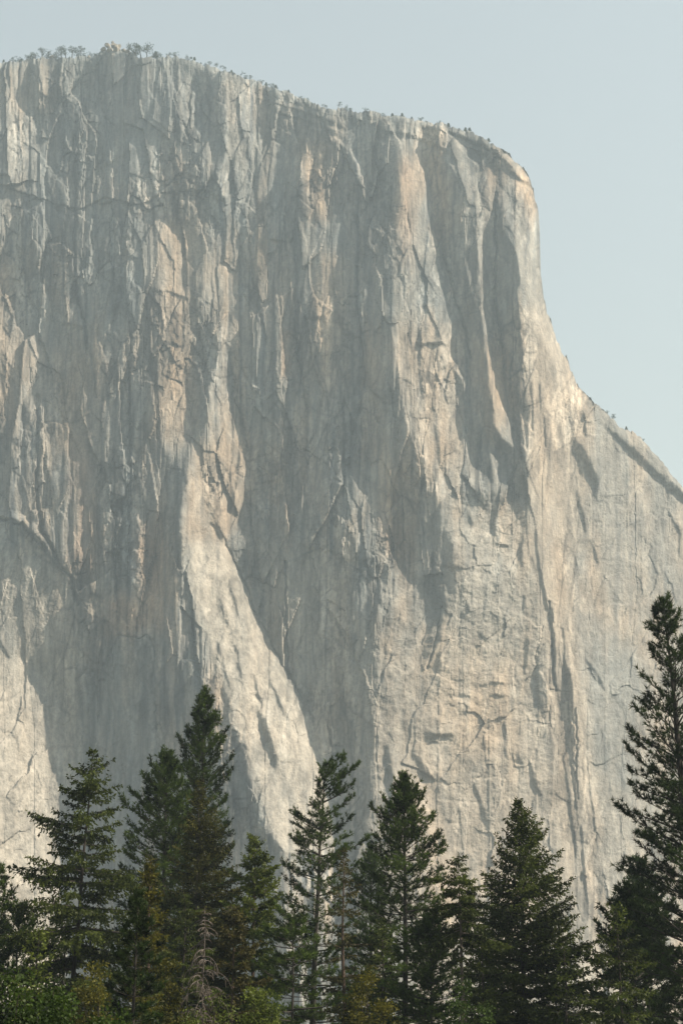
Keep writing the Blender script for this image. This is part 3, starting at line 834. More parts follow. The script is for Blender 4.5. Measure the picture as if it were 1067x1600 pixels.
def along(P, D, s):
    """Points and directions at fractions s of a path."""
    x = np.clip(s, 0, 1) * (len(P) - 1); i = np.minimum(x.astype(int), len(P) - 2); u = (x - i)[:, None]
    return P[i] * (1 - u) + P[i + 1] * u, unit(D[i] * (1 - u) + D[i + 1] * u)

TREE_TRIS = [0]
def conifer(name, label, px, py, dist, spec, group=None, cat="tree", seed=1):
    """spec: style, crown profile [(fraction from top, radius m)], whorl spacing, limbs per whorl, pitch/droop/lift, leaf size..."""
    rng = np.random.RandomState(seed)
    top = ground_point(px, py, dist)
    bx, by = top.x - spec.get('lean', 0.0), dist
    gz = float(ground_z(bx, by)) - 0.15
    H = top.z - gz
    root = empty(name, (bx, by, gz))
    tag(root, label, cat, group)
    wood = Wood(); lv = Leaves()
    # trunk
    n = 26
    z = np.linspace(0, H, n); wob = spec.get('wobble', 0.10)
    tx = spec.get('lean', 0.0) * (z / H) ** spec.get('leanpow', 1.0) + wob * (perlin(z / 5.0, z * 0 + seed * 1.7, 61)) * np.clip((H - z) / 2, 0, 1)
    ty = wob * perlin(z / 5.0, z * 0 + seed * 2.3, 63) * np.clip((H - z) / 2, 0, 1)
    TP = np.stack([tx, ty, z], -1)
    r0 = spec.get('trunk', H * 0.011)
    TR = r0 * (1 - z / H) ** 0.85 + 0.012 + 0.35 * r0 * np.exp(-z / 1.2)
    wood.tube(TP, TR, 8)
    def trunk_at(zz):
        return np.array([np.interp(zz, z, tx), np.interp(zz, z, ty), zz])
    prof = np.array(spec['profile'], float)
    cb = spec.get('crown_base', 0.12) * H
    style = spec['style']
    zz = H - spec.get('top_gap', 0.25)
    sc = spec.get('size', 1.0)
    k = 0
    clump = spec.get('clump', 0.35)
    while zz > cb:
        t = (H - zz) / (H - 0.0)
        R = np.interp(t, prof[:, 0], prof[:, 1]) * spec.get('girth', 1.04)
        nb = spec['limbs']
        base = k * 2.4 + rng.rand() * 1.5
        wl_gain = 1.0 + clump * math.sin(k * 1.9 + seed)
        for b in range(nb):
            if rng.rand() < (spec['open'](t) if 'open' in spec else spec.get('skip', 0.08)): continue
            az = base + b * 2 * np.pi / nb + rng.normal(0, 0.25)
            z0 = zz + rng.normal(0, spec['gap'] * 0.3)
            asym = spec['asym'](az, t) if 'asym' in spec else 1.0
            L = R * asym * wl_gain * rng.uniform(0.72, 1.12)
            if L < 0.12: continue
            f = np.interp(t, [0, 0.08, 0.3, 0.6, 1], spec['pitch'])
            P, D = branch_path(trunk_at(min(z0, H - 0.1)), az, RAD(f) + rng.normal(0, 0.10), L, RAD(spec['droop']) * (0.5 + t), RAD(spec['lift']), rng)
            wood.tube(P, np.interp(np.linspace(0, 1, len(P)), [0, 1], [max(0.012, 0.011 * L + 0.008) * spec.get('limbthick', 1.0), 0.006]), 3)
            tone = rng.uniform(0.0, 0.5) + 0.25 * rng.rand()
            bare = spec['barefn'](t) if 'barefn' in spec else spec.get('bare', 0.25)
            if style == 'pine':
                m = max(2, int(L * spec.get('twigs', 5.0)))
                s = bare + (1 - bare) * rng.rand(m) ** 0.75; s[0] = 1.0
                B, BD = along(P, D, s)
                tl = spec.get('twiglen', 0.55) * (0.35 + (1 - np.abs(s - 0.6))) * rng.uniform(0.5, 1.2, m) * min(1.0, 0.4 + L / 3.0)
                side = unit(np.cross(BD, np.array([0, 0, 1.0]))) * rng.choice([-1, 1], m)[:, None]
                TD = unit(BD * rng.uniform(0.5, 1.1, m)[:, None] + side * rng.uniform(0.2, 1.0, m)[:, None] + np.stack([np.zeros(m), np.zeros(m), rng.uniform(-0.15, 0.7, m)], -1))
                E = B + TD * tl[:, None]; E[0] = P[-1]; TD[0] = D[-1]
                if spec.get('twigwood', True):
                    for q in range(1, m):
                        if tl[q] > 0.5: wood.tube(np.stack([B[q], E[q]]), [0.011, 0.006], 3)
                kn = spec.get('needles', 18)
                nl = spec.get('needle', 0.26) * sc
                for fr, cnt in ((1.0, kn), (0.55, int(kn * spec.get('back', 0.5)))):
                    if cnt < 1: continue
                    pp = np.repeat(B + (E - B) * fr, cnt, 0); ax = np.repeat(TD, cnt, 0)
                    pp = pp - ax * rng.uniform(0, 0.16, (len(pp), 1))
                    nd = unit(ax * 0.75 + 0.62 * rng.normal(size=pp.shape) + np.array([0, 0, 0.12]))
                    lv.put(pp, nd, nl * rng.uniform(0.6, 1.1, len(pp)), spec.get('nwidth', 0.032) * sc, np.repeat(tone + rng.uniform(-0.15, 0.2, m), cnt))
            else:
                step = spec.get('step', 0.17)
                m = max(2, int(L * (1 - bare * 0.6) / step)) * 2
                s = np.clip(bare * 0.6 + (1 - bare * 0.6) * (np.arange(m) // 2 + rng.rand(m)) / (m / 2), 0, 1)
                B, BD = along(P, D, s)
                sl = spec.get('side', 0.38) * L * (1.05 - s) ** 0.8 * np.clip((s - 0.05) * 4, 0.15, 1) * rng.uniform(0.6, 1.15, m)
                sl = np.clip(sl, 0.12, spec.get('maxside', 1.1))
                sg = np.where(np.arange(m) % 2 == 0, 1.0, -1.0)
                side = unit(np.cross(BD, np.array([0, 0, 1.0]))) * sg[:, None]
                TD = unit(BD * 0.8 + side * rng.uniform(0.6, 1.1, m)[:, None] + np.stack([np.zeros(m), np.zeros(m), rng.uniform(-0.55, 0.15, m) * spec.get('hang', 1.0)], -1))
                cnt = np.maximum(2, (sl / spec.get('sprig_gap', 0.075)).astype(int))
                ix = np.repeat(np.arange(m), cnt)
                u = rng.rand(len(ix))
                pp = B[ix] + TD[ix] * (sl[ix] * u)[:, None]
                pp[:, 2] -= spec.get('sag', 0.25) * (sl[ix] * u) ** 2
                sd = unit(TD[ix] * 0.8 + 0.55 * rng.normal(size=pp.shape) + np.array([0, 0, -0.25 * spec.get('hang', 1.0)]))
                lv.put(pp, sd, spec.get('sprig', 0.19) * sc * rng.uniform(0.6, 1.2, len(ix)), spec.get('swidth', 0.06) * sc, tone + rng.uniform(-0.15, 0.25, len(ix)))
        zz -= spec['gap'] * rng.uniform(0.75, 1.25) * (spec.get('topgap', 0.55) + (1.3 - spec.get('topgap', 0.55)) * min(1.0, t * 3.0))
        k += 1
    # leader
    lp = np.repeat(np.array([trunk_at(H)]), 30, 0) - np.stack([np.zeros(30), np.zeros(30), rng.rand(30) * 0.6], -1)
    lv.put(lp, unit(rng.normal(size=(30, 3)) * 0.5 + np.array([0, 0, 1.0])), 0.22 * sc, 0.035 * sc, 0.35 + 0.3 * rng.rand(30))
    tm = wood.mesh("trunk"); cmesh = lv.mesh("crown", rng, style != 'pine')
    TREE_TRIS[0] += sum(len(p.vertices) - 2 for p in ()) + len(cmesh.polygons) * (1 if style == 'pine' else 2) + len(tm.polygons) * 2
    add("trunk", tm, spec.get('bark', BARK), root)
    add("crown", cmesh, FOL[spec['mat']], root)
    return root

def S(**k): return k
PINE = S(style='pine', mat='pine', gap=0.46, limbs=5, pitch=[60, 42, 22, 5, -8], droop=8, lift=34, bare=0.14, twigs=6.5, twiglen=0.8, needles=13, needle=0.34, nwidth=0.058, back=0.7)
FIR = S(style='fir', mat='fir', gap=0.5, limbs=6, pitch=[50, 25, 5, -6, -14], droop=18, lift=22, bare=0.10, sprig=0.27, swidth=0.10, side=0.5, step=0.16, sprig_gap=0.085, maxside=1.4)
CEDAR = S(style='cedar', mat='cedar', gap=0.55, limbs=5, pitch=[60, 40, 22, 8, 0], droop=22, lift=26, bare=0.25, hang=1.2, side=0.5, sprig=0.26, swidth=0.10, step=0.11, sprig_gap=0.045, bark=BARK_CEDAR)
def spec(base, **k):
    d = dict(base); d.update(k); return d
def toward(az0, amount):
    return lambda a, t: 1.0 + amount * math.cos(a - az0)

conifer("fir_tree", "open dark fir with drooping layered branches, left of the tallest middle pine", 146, 1174, 120,
        spec(FIR, profile=[(0, .15), (.04, .75), (.09, 1.5), (.2, 2.6), (.35, 3.4), (.5, 4.4), (.62, 5.0), (.8, 5.2), (1, 4.5)], lean=1.0, leanpow=1.0, mat='firgreen', gap=.74, topgap=.5, limbs=7, skip=.14, girth=1.25, side=.42, maxside=1.15, hang=1.4, sag=.45, sprig=.30, swidth=.13, trunk=.22, clump=.30, pitch=[50, 18, 4, -8, -16], droop=14, lift=20, crown_base=.12), seed=3)
conifer("pine_tree", "tallest dark green pine in the middle group with a narrow spire top", 320, 1076, 150,
        spec(PINE, profile=[(0, .15), (.04, .75), (.1, 1.5), (.17, 2.4), (.3, 3.0), (.5, 3.6), (1, 3.8)], gap=.5, limbs=5, crown_base=.2, pitch=[60, 45, 30, 12, 0], clump=.25), seed=5)
conifer("pine_tree", "bushy blue-green pine with a rounded top pressed against the left of the tallest pine", 263, 1180, 138,
        spec(PINE, profile=[(0, .3), (.05, 1.0), (.15, 2.0), (.3, 2.9), (.5, 3.6), (1, 3.6)], mat='pine', gap=.48, limbs=6, crown_base=.15, pitch=[55, 35, 20, 5, -5], asym=toward(math.pi, .2)), seed=7)
conifer("fir_tree", "olive brown fir in front of the tallest pine, above the dead snag", 311, 1222, 128,
        spec(FIR, mat='fir', profile=[(0, .2), (.08, .9), (.2, 1.9), (.4, 3.0), (.6, 3.7), (1, 4.2)], gap=.44, limbs=7, crown_base=.12, pitch=[50, 35, 18, 4, -10], droop=12, lift=22, asym=toward(0, .2)), seed=9)
conifer("cedar_tree", "light yellow-green cedar standing right of the tallest pine", 398, 1308, 125,
        spec(CEDAR, profile=[(0, .3), (.06, .9), (.2, 1.9), (.4, 2.5), (.7, 2.9), (1, 3.0)], gap=.5, limbs=5, skip=.15, crown_base=.1), seed=11)
conifer("cedar_tree", "small bright yellow-green cedar between the drooping fir and the middle group", 236, 1346, 90,
        spec(CEDAR, mat='yellow', profile=[(0, .2), (.1, .6), (.3, 1.0), (.55, 1.5), (1, 2.0)], gap=.38, crown_base=.05, pitch=[60, 45, 30, 15, 5]), seed=13)
conifer("young_pine", "dark young pine rising in front of the yellow-green cedar", 216, 1398, 72,
        spec(PINE, mat='pinedark', profile=[(0, .15), (.1, .5), (.3, .9), (.6, 1.3), (1, 1.6)], gap=.34, limbs=6, crown_base=.05, twiglen=.45, needle=.26), seed=15)
conifer("pine_tree", "tall sparse pine with a bare curved upper trunk and a one-sided flag top", 509, 1196, 140,
        spec(PINE, profile=[(0, .5), (.03, 1.0), (.08, 1.5), (.2, 2.3), (.35, 2.9), (.6, 3.3), (1, 3.2)], lean=1.0, leanpow=2.2, gap=.62, limbs=5, skip=.18, crown_base=.18, pitch=[50, 25, 15, 5, -10], bare=.22, limbthick=1.4,
             asym=lambda a, t: (1.0 + .65 * math.cos(a)) if t < .16 else 1.0 + .1 * math.cos(a)), seed=17)
conifer("pine_tree", "thin greyish half-bare conifer with reddish trunk just right of the flag-topped pine", 537, 1330, 118,
        spec(FIR, mat='brown', profile=[(0, .2), (.1, .7), (.3, 1.3), (.6, 1.7), (1, 2.0)], gap=.5, limbs=5, skip=.25, crown_base=.1, bark=BARK_CEDAR, pitch=[45, 25, 10, -5, -15]), seed=19)
conifer("pine_tree", "short dark pine peeking out behind, left of the dense pyramid pine", 579, 1329, 175,
        spec(PINE, profile=[(0, .2), (.05, .9), (.15, 1.9), (.4, 3.0), (1, 3.2)], mat='pine', gap=.55, crown_base=.2), seed=21)
conifer("pine_tree", "dense pyramid-shaped pine with long upswept tufts near the centre right", 630, 1212, 126,
        spec(PINE, profile=[(0, .15), (.05, .8), (.1, 1.5), (.16, 2.2), (.26, 3.0), (.45, 3.7), (.7, 4.3), (1, 4.4)], gap=.5, limbs=7, skip=.06, crown_base=.12, pitch=[60, 40, 18, 2, -10], clump=.32, girth=.9), seed=23)
conifer("cedar_tree", "slender cedar with a pale bare pole trunk and a thin drooping top", 716, 1334, 106,
        spec(CEDAR, mat='firgreen', profile=[(0, .15), (.04, .55), (.1, 1.1), (.2, 1.9), (.3, 2.1), (.36, 1.0), (.45, .5), (1, .6)], gap=.42, topgap=.7, limbs=5, skip=.15, crown_base=.3, pitch=[35, 10, -12, -25, -35], droop=25, lift=15, trunk=.17, limbthick=.9, bark=BARK_DEAD, hang=1.6, sprig=.24, swidth=.09), seed=25)
conifer("fir_tree", "loose dark fir squeezed between the slender cedar and the broad fir", 766, 1366, 140,
        spec(FIR, mat='firgreen', profile=[(0, .4), (.06, .9), (.2, 1.8), (.4, 2.6), (.7, 3.0), (1, 3.0)], gap=.56, limbs=6, skip=.2, crown_base=.1, pitch=[30, 8, -5, -12, -18]), seed=27)
conifer("fir_tree", "broad dense olive fir with a pointed tip right of centre", 809, 1250, 115,
        spec(FIR, mat='firgreen', profile=[(0, .15), (.05, .7), (.12, 1.5), (.2, 2.2), (.35, 3.4), (.5, 4.4), (.7, 5.0), (1, 5.2)], gap=.4, limbs=7, crown_base=.1, pitch=[65, 45, 25, 12, 0], droop=14, lift=26, clump=.15, asym=toward(0, .1)), seed=29)
conifer("pine_tree", "big dark pine at the right edge with spiky needle tufts and a thick trunk", 1036, 940, 105,
        spec(PINE, mat='pinedark', profile=[(0, .2), (.02, .6), (.05, 1.0), (.08, 1.5), (.15, 2.1), (.25, 3.0), (.38, 3.9), (.5, 4.4), (.7, 4.9), (1, 4.8)], lean=-1.2, gap=.46, topgap=.85, limbs=6, crown_base=.15,
             needles=20, back=.45, needle=.40, nwidth=.046, twigs=5.0, twiglen=.7, pitch=[62, 50, 40, 26, 8], droop=16, lift=22, open=lambda t: .34 if t < .32 else .12, barefn=lambda t: .5 - .75 * min(t, .45), limbthick=1.6, trunk=.46, clump=.22, girth=.95), seed=31)
conifer("fir_tree", "low dark fir in front of the big right-edge pine, reaching left", 962, 1420, 98,
        spec(FIR, mat='firgreen', profile=[(0, .3), (.1, .9), (.3, 1.8), (.6, 2.6), (1, 3.2)], gap=.48, limbs=6, skip=.15, crown_base=.05, pitch=[40, 20, 5, -5, -12]), seed=33)
conifer("pine_tree", "green conifer cut off by the left edge of the picture", -8, 1352, 118,
        spec(PINE, profile=[(0, .2), (.1, 1.0), (.25, 1.8), (.5, 2.5), (1, 3.2)], mat='pine', gap=.5, limbs=6, crown_base=.08, pitch=[60, 40, 25, 10, 0]), seed=35)
conifer("young_fir", "small bright green young fir below the drooping fir at the left", 62, 1452, 92,
        spec(FIR, mat='cedar', profile=[(0, .2), (.15, .7), (.4, 1.5), (1, 2.3)], gap=.4, crown_base=.03, pitch=[55, 35, 20, 8, 0]), seed=37)
conifer("pine_tree", "dark low pine with bare twisting lower limbs under the flag-topped pine", 458, 1440, 108,
        spec(PINE, mat='pine', profile=[(0, .7), (.1, 1.4), (.3, 2.1), (.6, 2.4), (1, 2.3)], gap=.55, limbs=5, skip=.15, crown_base=.1, pitch=[35, 15, 5, -5, -15], bare=.3, limbthick=1.6), seed=39)
conifer("cedar_tree", "drying brownish cedar right of the dead snag", 366, 1420, 104,
        spec(CEDAR, mat='brown', profile=[(0, .4), (.15, 1.1), (.4, 1.7), (1, 2.2)], gap=.42, limbs=5, crown_base=.05, skip=.12), seed=41)
conifer("pine_tree", "lower green pine filling the gap between the pyramid pine and the slender cedar", 672, 1440, 112,
        spec(PINE, mat='pine', profile=[(0, .4), (.1, 1.0), (.3, 1.9), (.6, 2.5), (1, 2.8)], gap=.48, limbs=6, crown_base=.05), seed=43)
conifer("fir_tree", "dusky fir standing in shade between the flag-topped and pyramid pines", 596, 1440, 116,
        spec(FIR, mat='firgreen', profile=[(0, .3), (.1, .9), (.3, 1.6), (.6, 2.2), (1, 2.6)], gap=.5, limbs=6, crown_base=.05), seed=45)

conifer("fir_tree", "dark fir behind the drooping fir, low at the left", 106, 1404, 150,
        spec(FIR, mat='firgreen', profile=[(0, .3), (.1, 1.1), (.3, 2.2), (.6, 3.0), (1, 3.4)], gap=.6, limbs=6, crown_base=.05, sprig=.34, swidth=.13, sprig_gap=.12), seed=47)
conifer("pine_tree", "dark pine low at the left edge behind the corner shrubs", 32, 1416, 125,
        spec(PINE, mat='pine', profile=[(0, .3), (.1, 1.1), (.3, 2.0), (.6, 2.8), (1, 3.2)], gap=.55, limbs=6, crown_base=.05), seed=48)
conifer("fir_tree", "small dark fir at the bottom right of the broad olive fir", 880, 1478, 104,
        spec(FIR, mat='firgreen', profile=[(0, .3), (.15, .9), (.4, 1.8), (1, 2.5)], gap=.5, limbs=6, crown_base=.03), seed=49)
conifer("pine_tree", "shaded pine low behind the big right-edge pine", 1000, 1350, 150,
        spec(PINE, mat='pinedark', profile=[(0, .4), (.1, 1.4), (.3, 2.8), (.6, 3.8), (1, 4.2)], gap=.6, limbs=6, crown_base=.05, nwidth=.08), seed=50)
conifer("fir_tree", "dark fir filling the bottom between the slender cedar and broad fir", 752, 1452, 108,
        spec(FIR, mat='firgreen', profile=[(0, .3), (.15, 1.0), (.4, 1.9), (1, 2.6)], gap=.5, limbs=6, crown_base=.03), seed=52)
conifer("fir_tree", "dark green fir behind the dead snag at the foot of the middle group", 290, 1400, 118,
        spec(FIR, mat='firgreen', profile=[(0, .4), (.15, 1.2), (.4, 2.3), (1, 3.0)], gap=.5, limbs=6, crown_base=.03), seed=53)

conifer("pine_tree", "dense dark pine filling the lower right corner below the big right-edge pine", 984, 1392, 112,
        spec(PINE, mat='pinedark', profile=[(0, .4), (.1, 1.3), (.3, 2.5), (.6, 3.4), (1, 3.8)], gap=.5, limbs=6, crown_base=.03, nwidth=.08, pitch=[55, 40, 25, 10, 0]), seed=54)

# dead snag
def snag(px, py, dist, seed):
    rng = np.random.RandomState(seed)
    top = ground_point(px, py, dist); gz = float(ground_z(top.x, dist)) - 0.1; H = top.z - gz
    root = empty("dead_tree", (top.x, dist, gz)); tag(root, "pale leafless dead snag with curved bare branches, below the middle group", "dead tree")
    w = Wood(); z = np.linspace(0, H, 18)
    TP = np.stack([0.10 * perlin(z / 2.5, z * 0 + 3, 71) - 0.5 * (1 - z / H) ** 2 * 0.3, 0.08 * perlin(z / 2.5, z * 0 + 8, 72), z], -1)
    w.tube(TP, 0.065 * (1 - z / H) ** 0.9 + 0.012, 7)
    add("trunk", w.mesh("trunk"), BARK_DEAD, root)
    zz = H - 0.35
    while zz > H * 0.32:
        t = (H - zz) / H
        for b in range(rng.randint(2, 5)):
            az = rng.rand() * 2 * np.pi
            L = (0.35 + 4.0 * t) * rng.uniform(0.35, 1.1)
            L = min(L, 1.7)
            p0 = np.array([np.interp(zz, z, TP[:, 0]), np.interp(zz, z, TP[:, 1]), zz])
            bw = Wood()
            P, D = branch_path(p0, az, RAD(20) + rng.normal(0, 0.3), L, RAD(105) * (0.7 + t), RAD(20), rng, 8, 0.2)
            bw.tube(P, np.linspace(0.030, 0.012, 8), 4)
            for q in range(5):
                s = rng.uniform(0.3, 0.95, 1); B, BD = along(P, D, s)
                P2, D2 = branch_path(B[0], math.atan2(BD[0, 1], BD[0, 0]) + rng.choice([-1, 1]) * rng.uniform(0.5, 1.0), math.asin(np.clip(BD[0, 2], -1, 1)), L * rng.uniform(0.25, 0.45), RAD(50), RAD(20), rng, 5, 0.2)
                bw.tube(P2, np.linspace(0.016, 0.008, 5), 3)
            add("branch", bw.mesh("branch"), BARK_DEAD, root)
        zz -= rng.uniform(0.12, 0.34)
snag(321, 1418, 88, 51)

# broadleaf shrubs along the lower edge
def shrub(name, label, px, py, dist, rx, h, mat, n, leaf, seed, group=None):
    rng = np.random.RandomState(seed)
    top = ground_point(px, py, dist); gz = float(ground_z(top.x, dist)) - 0.05; H = top.z - gz
    root = empty(name, (top.x, dist, gz)); tag(root, label, "shrub", group)
    w = Wood(); lv = Leaves()
    ns = 26
    ends = []
    for i in range(ns):
        az = rng.rand() * 2 * np.pi; rr = rx * math.sqrt(rng.rand())
        e = np.array([rr * math.cos(az), rr * math.sin(az) * 0.8, H * (1 - 0.45 * (rr / rx) ** 2) * rng.uniform(0.62, 1.0)])
        s = np.linspace(0, 1, 6)[:, None]
        P = e * s * np.array([1, 1, 1]) + np.array([[0.12, 0.12, 0]]) * rng.normal(size=(6, 3)) * s * (1 - s)
        P[:, :2] = e[:2] * s ** 1.6
        w.tube(P, np.linspace(0.035, 0.008, 6), 4)
        ends.append((P, e))
    per = n // ns
    for P, e in ends:
        c = P[-1]; r = rng.uniform(0.45, 0.85) * rx * 0.5
        m = per
        q = unit(rng.normal(size=(m, 3))) * (rng.rand(m, 1) ** 0.5) * np.array([r, r, r * 0.75])
        p = c + q + np.array([0, 0, -0.15])
        p[:, 2] = np.maximum(p[:, 2], 0.2)
        d = unit(q / r + 0.8 * rng.normal(size=(m, 3)) + np.array([0, 0, -0.1]))
        lv.put(p, d, leaf * rng.uniform(0.6, 1.2, m), leaf * 0.6, rng.uniform(0, 0.5) + rng.uniform(0, 0.35, m))
        f = rng.rand(m // 2) ** 0.6
        p2 = along(P, np.gradient(P, axis=0), 0.35 + 0.65 * f)[0] + rng.normal(0, 0.22, (m // 2, 3))
        lv.put(p2, unit(rng.normal(size=p2.shape)), leaf * rng.uniform(0.6, 1.1, len(p2)), leaf * 0.6, 0.2 + rng.uniform(0, 0.4, len(p2)))
    cmesh = lv.mesh("crown", rng, True)
    TREE_TRIS[0] += 2 * len(cmesh.polygons)
    add("stems", w.mesh("stems"), BARK, root); add("crown", cmesh, FOL[mat], root)
shrub("leafy_shrub", "dark green leafy shrub in the bottom left corner", 20, 1500, 42, 1.6, 3, 'leaf', 5200, .12, 61)
shrub("leafy_shrub", "green leafy shrub right of the one in the bottom left corner", 92, 1525, 46, 1.6, 3, 'leaf', 5200, .12, 62)
shrub("leafy_shrub", "low leafy shrub at the very bottom between the corner shrubs and the yellow bush", 150, 1566, 50, 1.4, 3, 'leaf', 3600, .12, 63)
shrub("yellow_shrub", "golden yellow bush left of the dark young pine", 168, 1492, 84, 2.1, 5, 'yellow', 4600, .16, 64)
shrub("yellow_shrub", "yellowish bush right of the dark young pine", 262, 1478, 84, 1.5, 5, 'yellow', 3000, .16, 65)
shrub("leafy_shrub", "low green bush at the foot of the dead snag", 322, 1548, 78, 1.9, 4, 'cedar', 3600, .15, 66)
shrub("yellow_shrub", "ochre bush at the bottom between the flag-topped and pyramid pines", 572, 1496, 96, 1.7, 5, 'yellow', 3400, .17, 67)
shrub("leafy_shrub", "dusky green bush at the bottom below the drying cedar", 412, 1530, 84, 1.7, 4, 'cedar', 3400, .16, 68)
shrub("leafy_shrub", "deep green bush at the bottom under the slender cedar", 728, 1520, 88, 1.8, 4, 'leaf', 3600, .16, 69)
print("TREE_TRIS", TREE_TRIS[0])


# ------------------------------------------------------------------ summit rim: boulders and tiny pines
def rim_point(px, back=1.5):
    x = float(np.interp(px, COLS, np.arange(len(COLS)))); i = min(int(x), len(COLS) - 2); u = x - i
    p = V[-1, i] * (1 - u) + V[-1, i + 1] * u
    return Vector((p[0] * (1 + back / p[1]), p[1] + back, p[2] + back * 0.25 - 0.7))

def rim_tree_mesh(kind, seed):
    rng = np.random.RandomState(seed); w = Wood(); lv = Leaves()
    H = 7.0
    z = np.linspace(0, H * (0.95 if kind != 'bush' else 0.5), 6)
    bend = {'flag': 0.9, 'round': 0.3, 'cone': 0.1, 'bush': 0.4}[kind]
    P = np.stack([bend * (z / H) ** 2 * 2 + 0.2 * rng.normal(size=6), 0.2 * rng.normal(size=6), z], -1); P[0, :2] = 0
    w.tube(P, np.linspace(0.28, 0.06, 6), 5)
    cl = []
    if kind == 'cone':
        for k in range(16):
            t = k / 15; r = 0.25 + 1.7 * t
            for b in range(4): cl.append((P[-1] * (1 - 0.75 * t) + np.array([r * rng.uniform(-1, 1), r * rng.uniform(-1, 1), 0]), 0.55 + 0.2 * t))
    else:
        nb = {'flag': 9, 'round': 12, 'bush': 12}[kind]
        for k in range(nb):
            h = rng.uniform(0.5, 1.0) if kind != 'bush' else rng.uniform(0.15, 0.6)
            r = {'flag': 2.6, 'round': 2.2, 'bush': 2.6}[kind]
            az = rng.rand() * 6.28
            c = np.array([P[-1][0] * h + r * math.cos(az) * rng.uniform(0.2, 1) + (0.8 if kind == 'flag' else 0), r * math.sin(az) * rng.uniform(0.2, 1), H * h])
            cl.append((c, rng.uniform(0.5, 0.95)))
            j = P[min(5, int(h * 5))]
            w.tube(np.stack([j, (j + c) / 2 + np.array([0, 0, -0.2]), c]), [0.1, 0.07, 0.03], 4)
    for c, r in cl:
        m = 26
        q = unit(rng.normal(size=(m, 3))) * rng.rand(m, 1) ** 0.4 * r * np.array([1.15, 1.15, 0.7])
        lv.put(c + q, unit(q + 0.5 * rng.normal(size=(m, 3))), 0.5, 0.28, 0.2 + 0.5 * rng.rand(m))
    return w.mesh("trunk"), lv.mesh("crown", rng, True)

RIM_MESH = {k: [rim_tree_mesh(k, 700 + 10 * i + j) for j in range(2)] for i, k in enumerate(('cone', 'round', 'flag', 'bush'))}
ORD = "first second third fourth fifth sixth seventh eighth ninth tenth eleventh twelfth thirteenth fourteenth fifteenth sixteenth seventeenth eighteenth nineteenth twentieth".split()
ORD += ["twenty-" + o for o in ORD[:9]] + ["thirtieth"] + ["thirty-" + o for o in ORD[:9]] + ["fortieth"] + ["forty-" + o for o in ORD[:9]] + ["fiftieth"] + ["fifty-" + o for o in ORD[:9]] + ["sixtieth"] + ["sixty-" + o for o in ORD[:9]] + ["seventieth"]
RIM = [(21,'bush',5),(34,'cone',5),(48,'bush',8),(66,'round',11),(84,'bush',9),(96,'round',13),(104,'flag',14),(113,'round',14),(127,'round',11),(145,'bush',6),
       (213,'bush',12),(220,'flag',17),(230,'round',15),(243,'cone',9),(304,'cone',6),(321,'round',7),(328,'round',7),(338,'round',7),(353,'flag',9),(376,'flag',7),(386,'bush',6),(392,'round',6),
       (408,'bush',5),(416,'cone',6),(431,'cone',6),(451,'cone',5),(480,'bush',3),(511,'flag',8),(528,'flag',9),(571,'bush',5),(600,'bush',5),(628,'cone',6),(643,'cone',4),(658,'bush',5),(686,'bush',4),(727,'cone',7),(733,'cone',6),(763,'cone',6)]
_rr = np.random.RandomState(5)
RIM += [(float(x) + _rr.uniform(-3, 3), 'bush' if _rr.rand() < 0.75 else 'cone', _rr.uniform(3.5, 7)) for x in (8, 28, 41, 57, 73, 90, 120, 135, 151, 207, 250, 262, 278, 292, 312, 362, 423, 470, 545, 612, 700)]
RIM.sort()
kindname = {'cone': 'spiky', 'round': 'round-crowned', 'flag': 'wind-bent', 'bush': 'scrubby'}
for n, (px, kind, hpx) in enumerate(RIM):
    tm, cmesh = RIM_MESH[kind][n % 2]
    p = rim_point(px)
    root = empty("rim_shrub" if kind == 'bush' else "rim_pine", p, (n * 1.9) % 6.28 if kind != 'flag' else (0 if n % 3 else 3.0))
    s = hpx * (0.98 if px < 260 else 0.78) / (7.0 if kind != 'bush' else 4.4)
    root.scale = (s * 1.15, s * 1.15, s)
    tag(root, "tiny dark %s %s on the summit skyline, %s plant from the left" % (kindname[kind], "shrub" if kind == 'bush' else "pine", ORD[n]), "shrub" if kind == 'bush' else "tree", "plants along the cliff rim")
    add("trunk", tm, BARK, root); add("crown", cmesh, FOL['pinedark'], root)
for n, (px, kind, hpx, lab) in enumerate(((948,'bush',5,"upper left"),(957,'bush',7,"middle left"),(978,'cone',4,"middle right"),(1004,'bush',5,"lower right"))):
    tm, cmesh = RIM_MESH[kind][n % 2]
    root = empty("rim_shrub", rim_point(px), n * 2.1); s = hpx * 0.6 / 4.4; root.scale = (s, s, s)
    tag(root, "tiny dark shrub on the sloping right shoulder of the cliff, %s of four" % lab, "shrub", "plants on the right shoulder")
    add("trunk", tm, BARK, root); add("crown", cmesh, FOL['pinedark'], root)

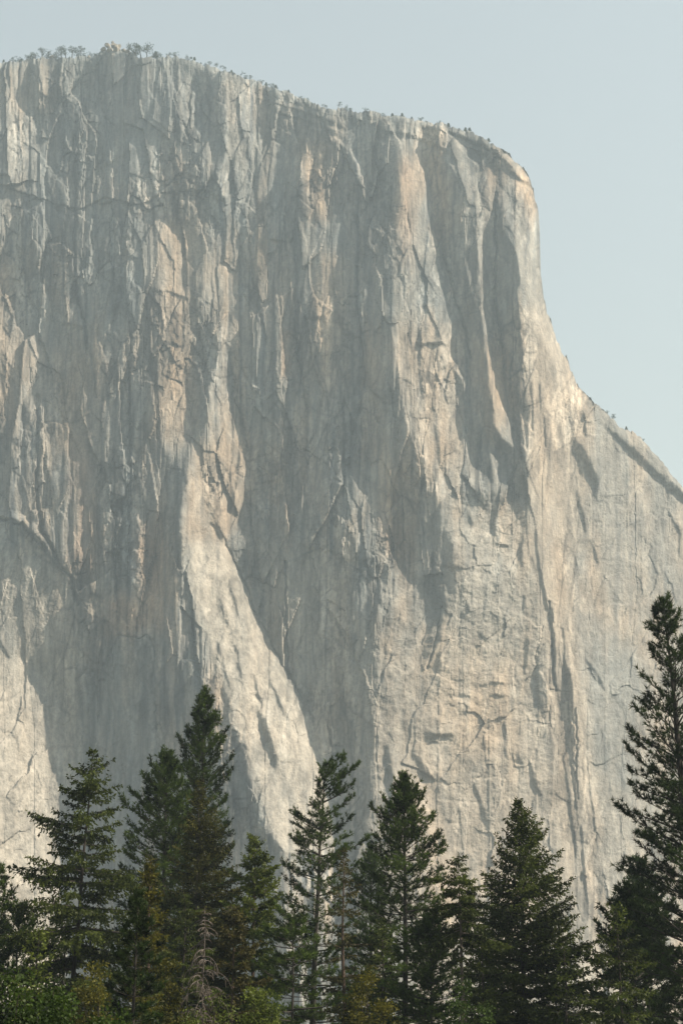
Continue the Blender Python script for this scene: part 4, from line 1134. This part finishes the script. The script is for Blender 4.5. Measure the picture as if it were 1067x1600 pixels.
def boulder_mesh(seed):
    rng = np.random.RandomState(seed); bm = bmesh.new()
    pts = unit(rng.normal(size=(26, 3))) * rng.uniform(0.75, 1.0, (26, 1))
    for q in pts: bm.verts.new(q)
    r = bmesh.ops.convex_hull(bm, input=bm.verts)
    bmesh.ops.delete(bm, geom=[v for v in bm.verts if not v.link_faces], context='VERTS')
    bmesh.ops.bevel(bm, geom=list(bm.edges), offset=0.05, segments=1, affect='EDGES')
    me = bpy.data.meshes.new("boulder"); bm.to_mesh(me); bm.free()
    ca = me.color_attributes.new("rock", 'FLOAT_COLOR', 'POINT')
    ca.data.foreach_set("color", np.tile(np.array([0.150, 0.132, 0.105, 1], np.float32), len(me.vertices)))
    return me
BM = [boulder_mesh(800 + i) for i in range(4)]
BLD = [(163,0,8,7,"left base"),(172,0,9,8,"front middle of the base"),(183,0,10,9,"right of the base middle"),(193,0,6,6,"right end of the base"),(168,8,7,6,"upper left"),(178,9,7,7,"upper middle"),(186,7,6,5,"upper right"),(176,15,3.5,4.5,"topmost"),
       (200,0,7,6,"separate block just right of the pile"),(82,0,6,5,"lone boulder left of the wind-bent rim pines"),(140,0,5,4,"small lone boulder just left of the pile")]
for n, (px, up, wpx, hpx, lab) in enumerate(BLD):
    p = rim_point(px, 0.8)
    o = add("boulder", BM[n % 4], GRANITE)
    o.location = (p.x, p.y, p.z + up * 0.62 + hpx * 0.22); o.scale = (wpx * 0.50, wpx * 0.50, hpx * 0.50); o.rotation_euler = (n * 0.7, n * 0.3, n * 1.3)
    tag(o, ("pale granite boulder in the summit pile, " + lab) if n < 8 else "pale granite rim boulder, " + lab, "boulder", "boulders on the summit")

# ------------------------------------------------------------------ air
def haze_box(density, colour):
    bm = bmesh.new(); bmesh.ops.create_cube(bm, size=1.0)
    me = bpy.data.meshes.new("haze"); bm.to_mesh(me); bm.free()
    m = bpy.data.materials.new("haze"); m.use_nodes = True
    N = m.node_tree.nodes; L = m.node_tree.links
    N.remove(N["Principled BSDF"])
    pv = N.new("ShaderNodeVolumePrincipled")
    pv.inputs["Color"].default_value = (*colour, 1)
    pv.inputs["Density"].default_value = density
    pv.inputs["Anisotropy"].default_value = 0.2
    L.new(pv.outputs[0], N["Material Output"].inputs["Volume"])
    o = add("haze", me, m)
    o.scale = (8200, 8200, 1260); o.location = (0, 0, 630 - 12)
    tag(o, "thin pale blue haze in the valley air", kind="stuff")
    return o

haze_box(1.7e-4, (0.70, 0.88, 1.0))
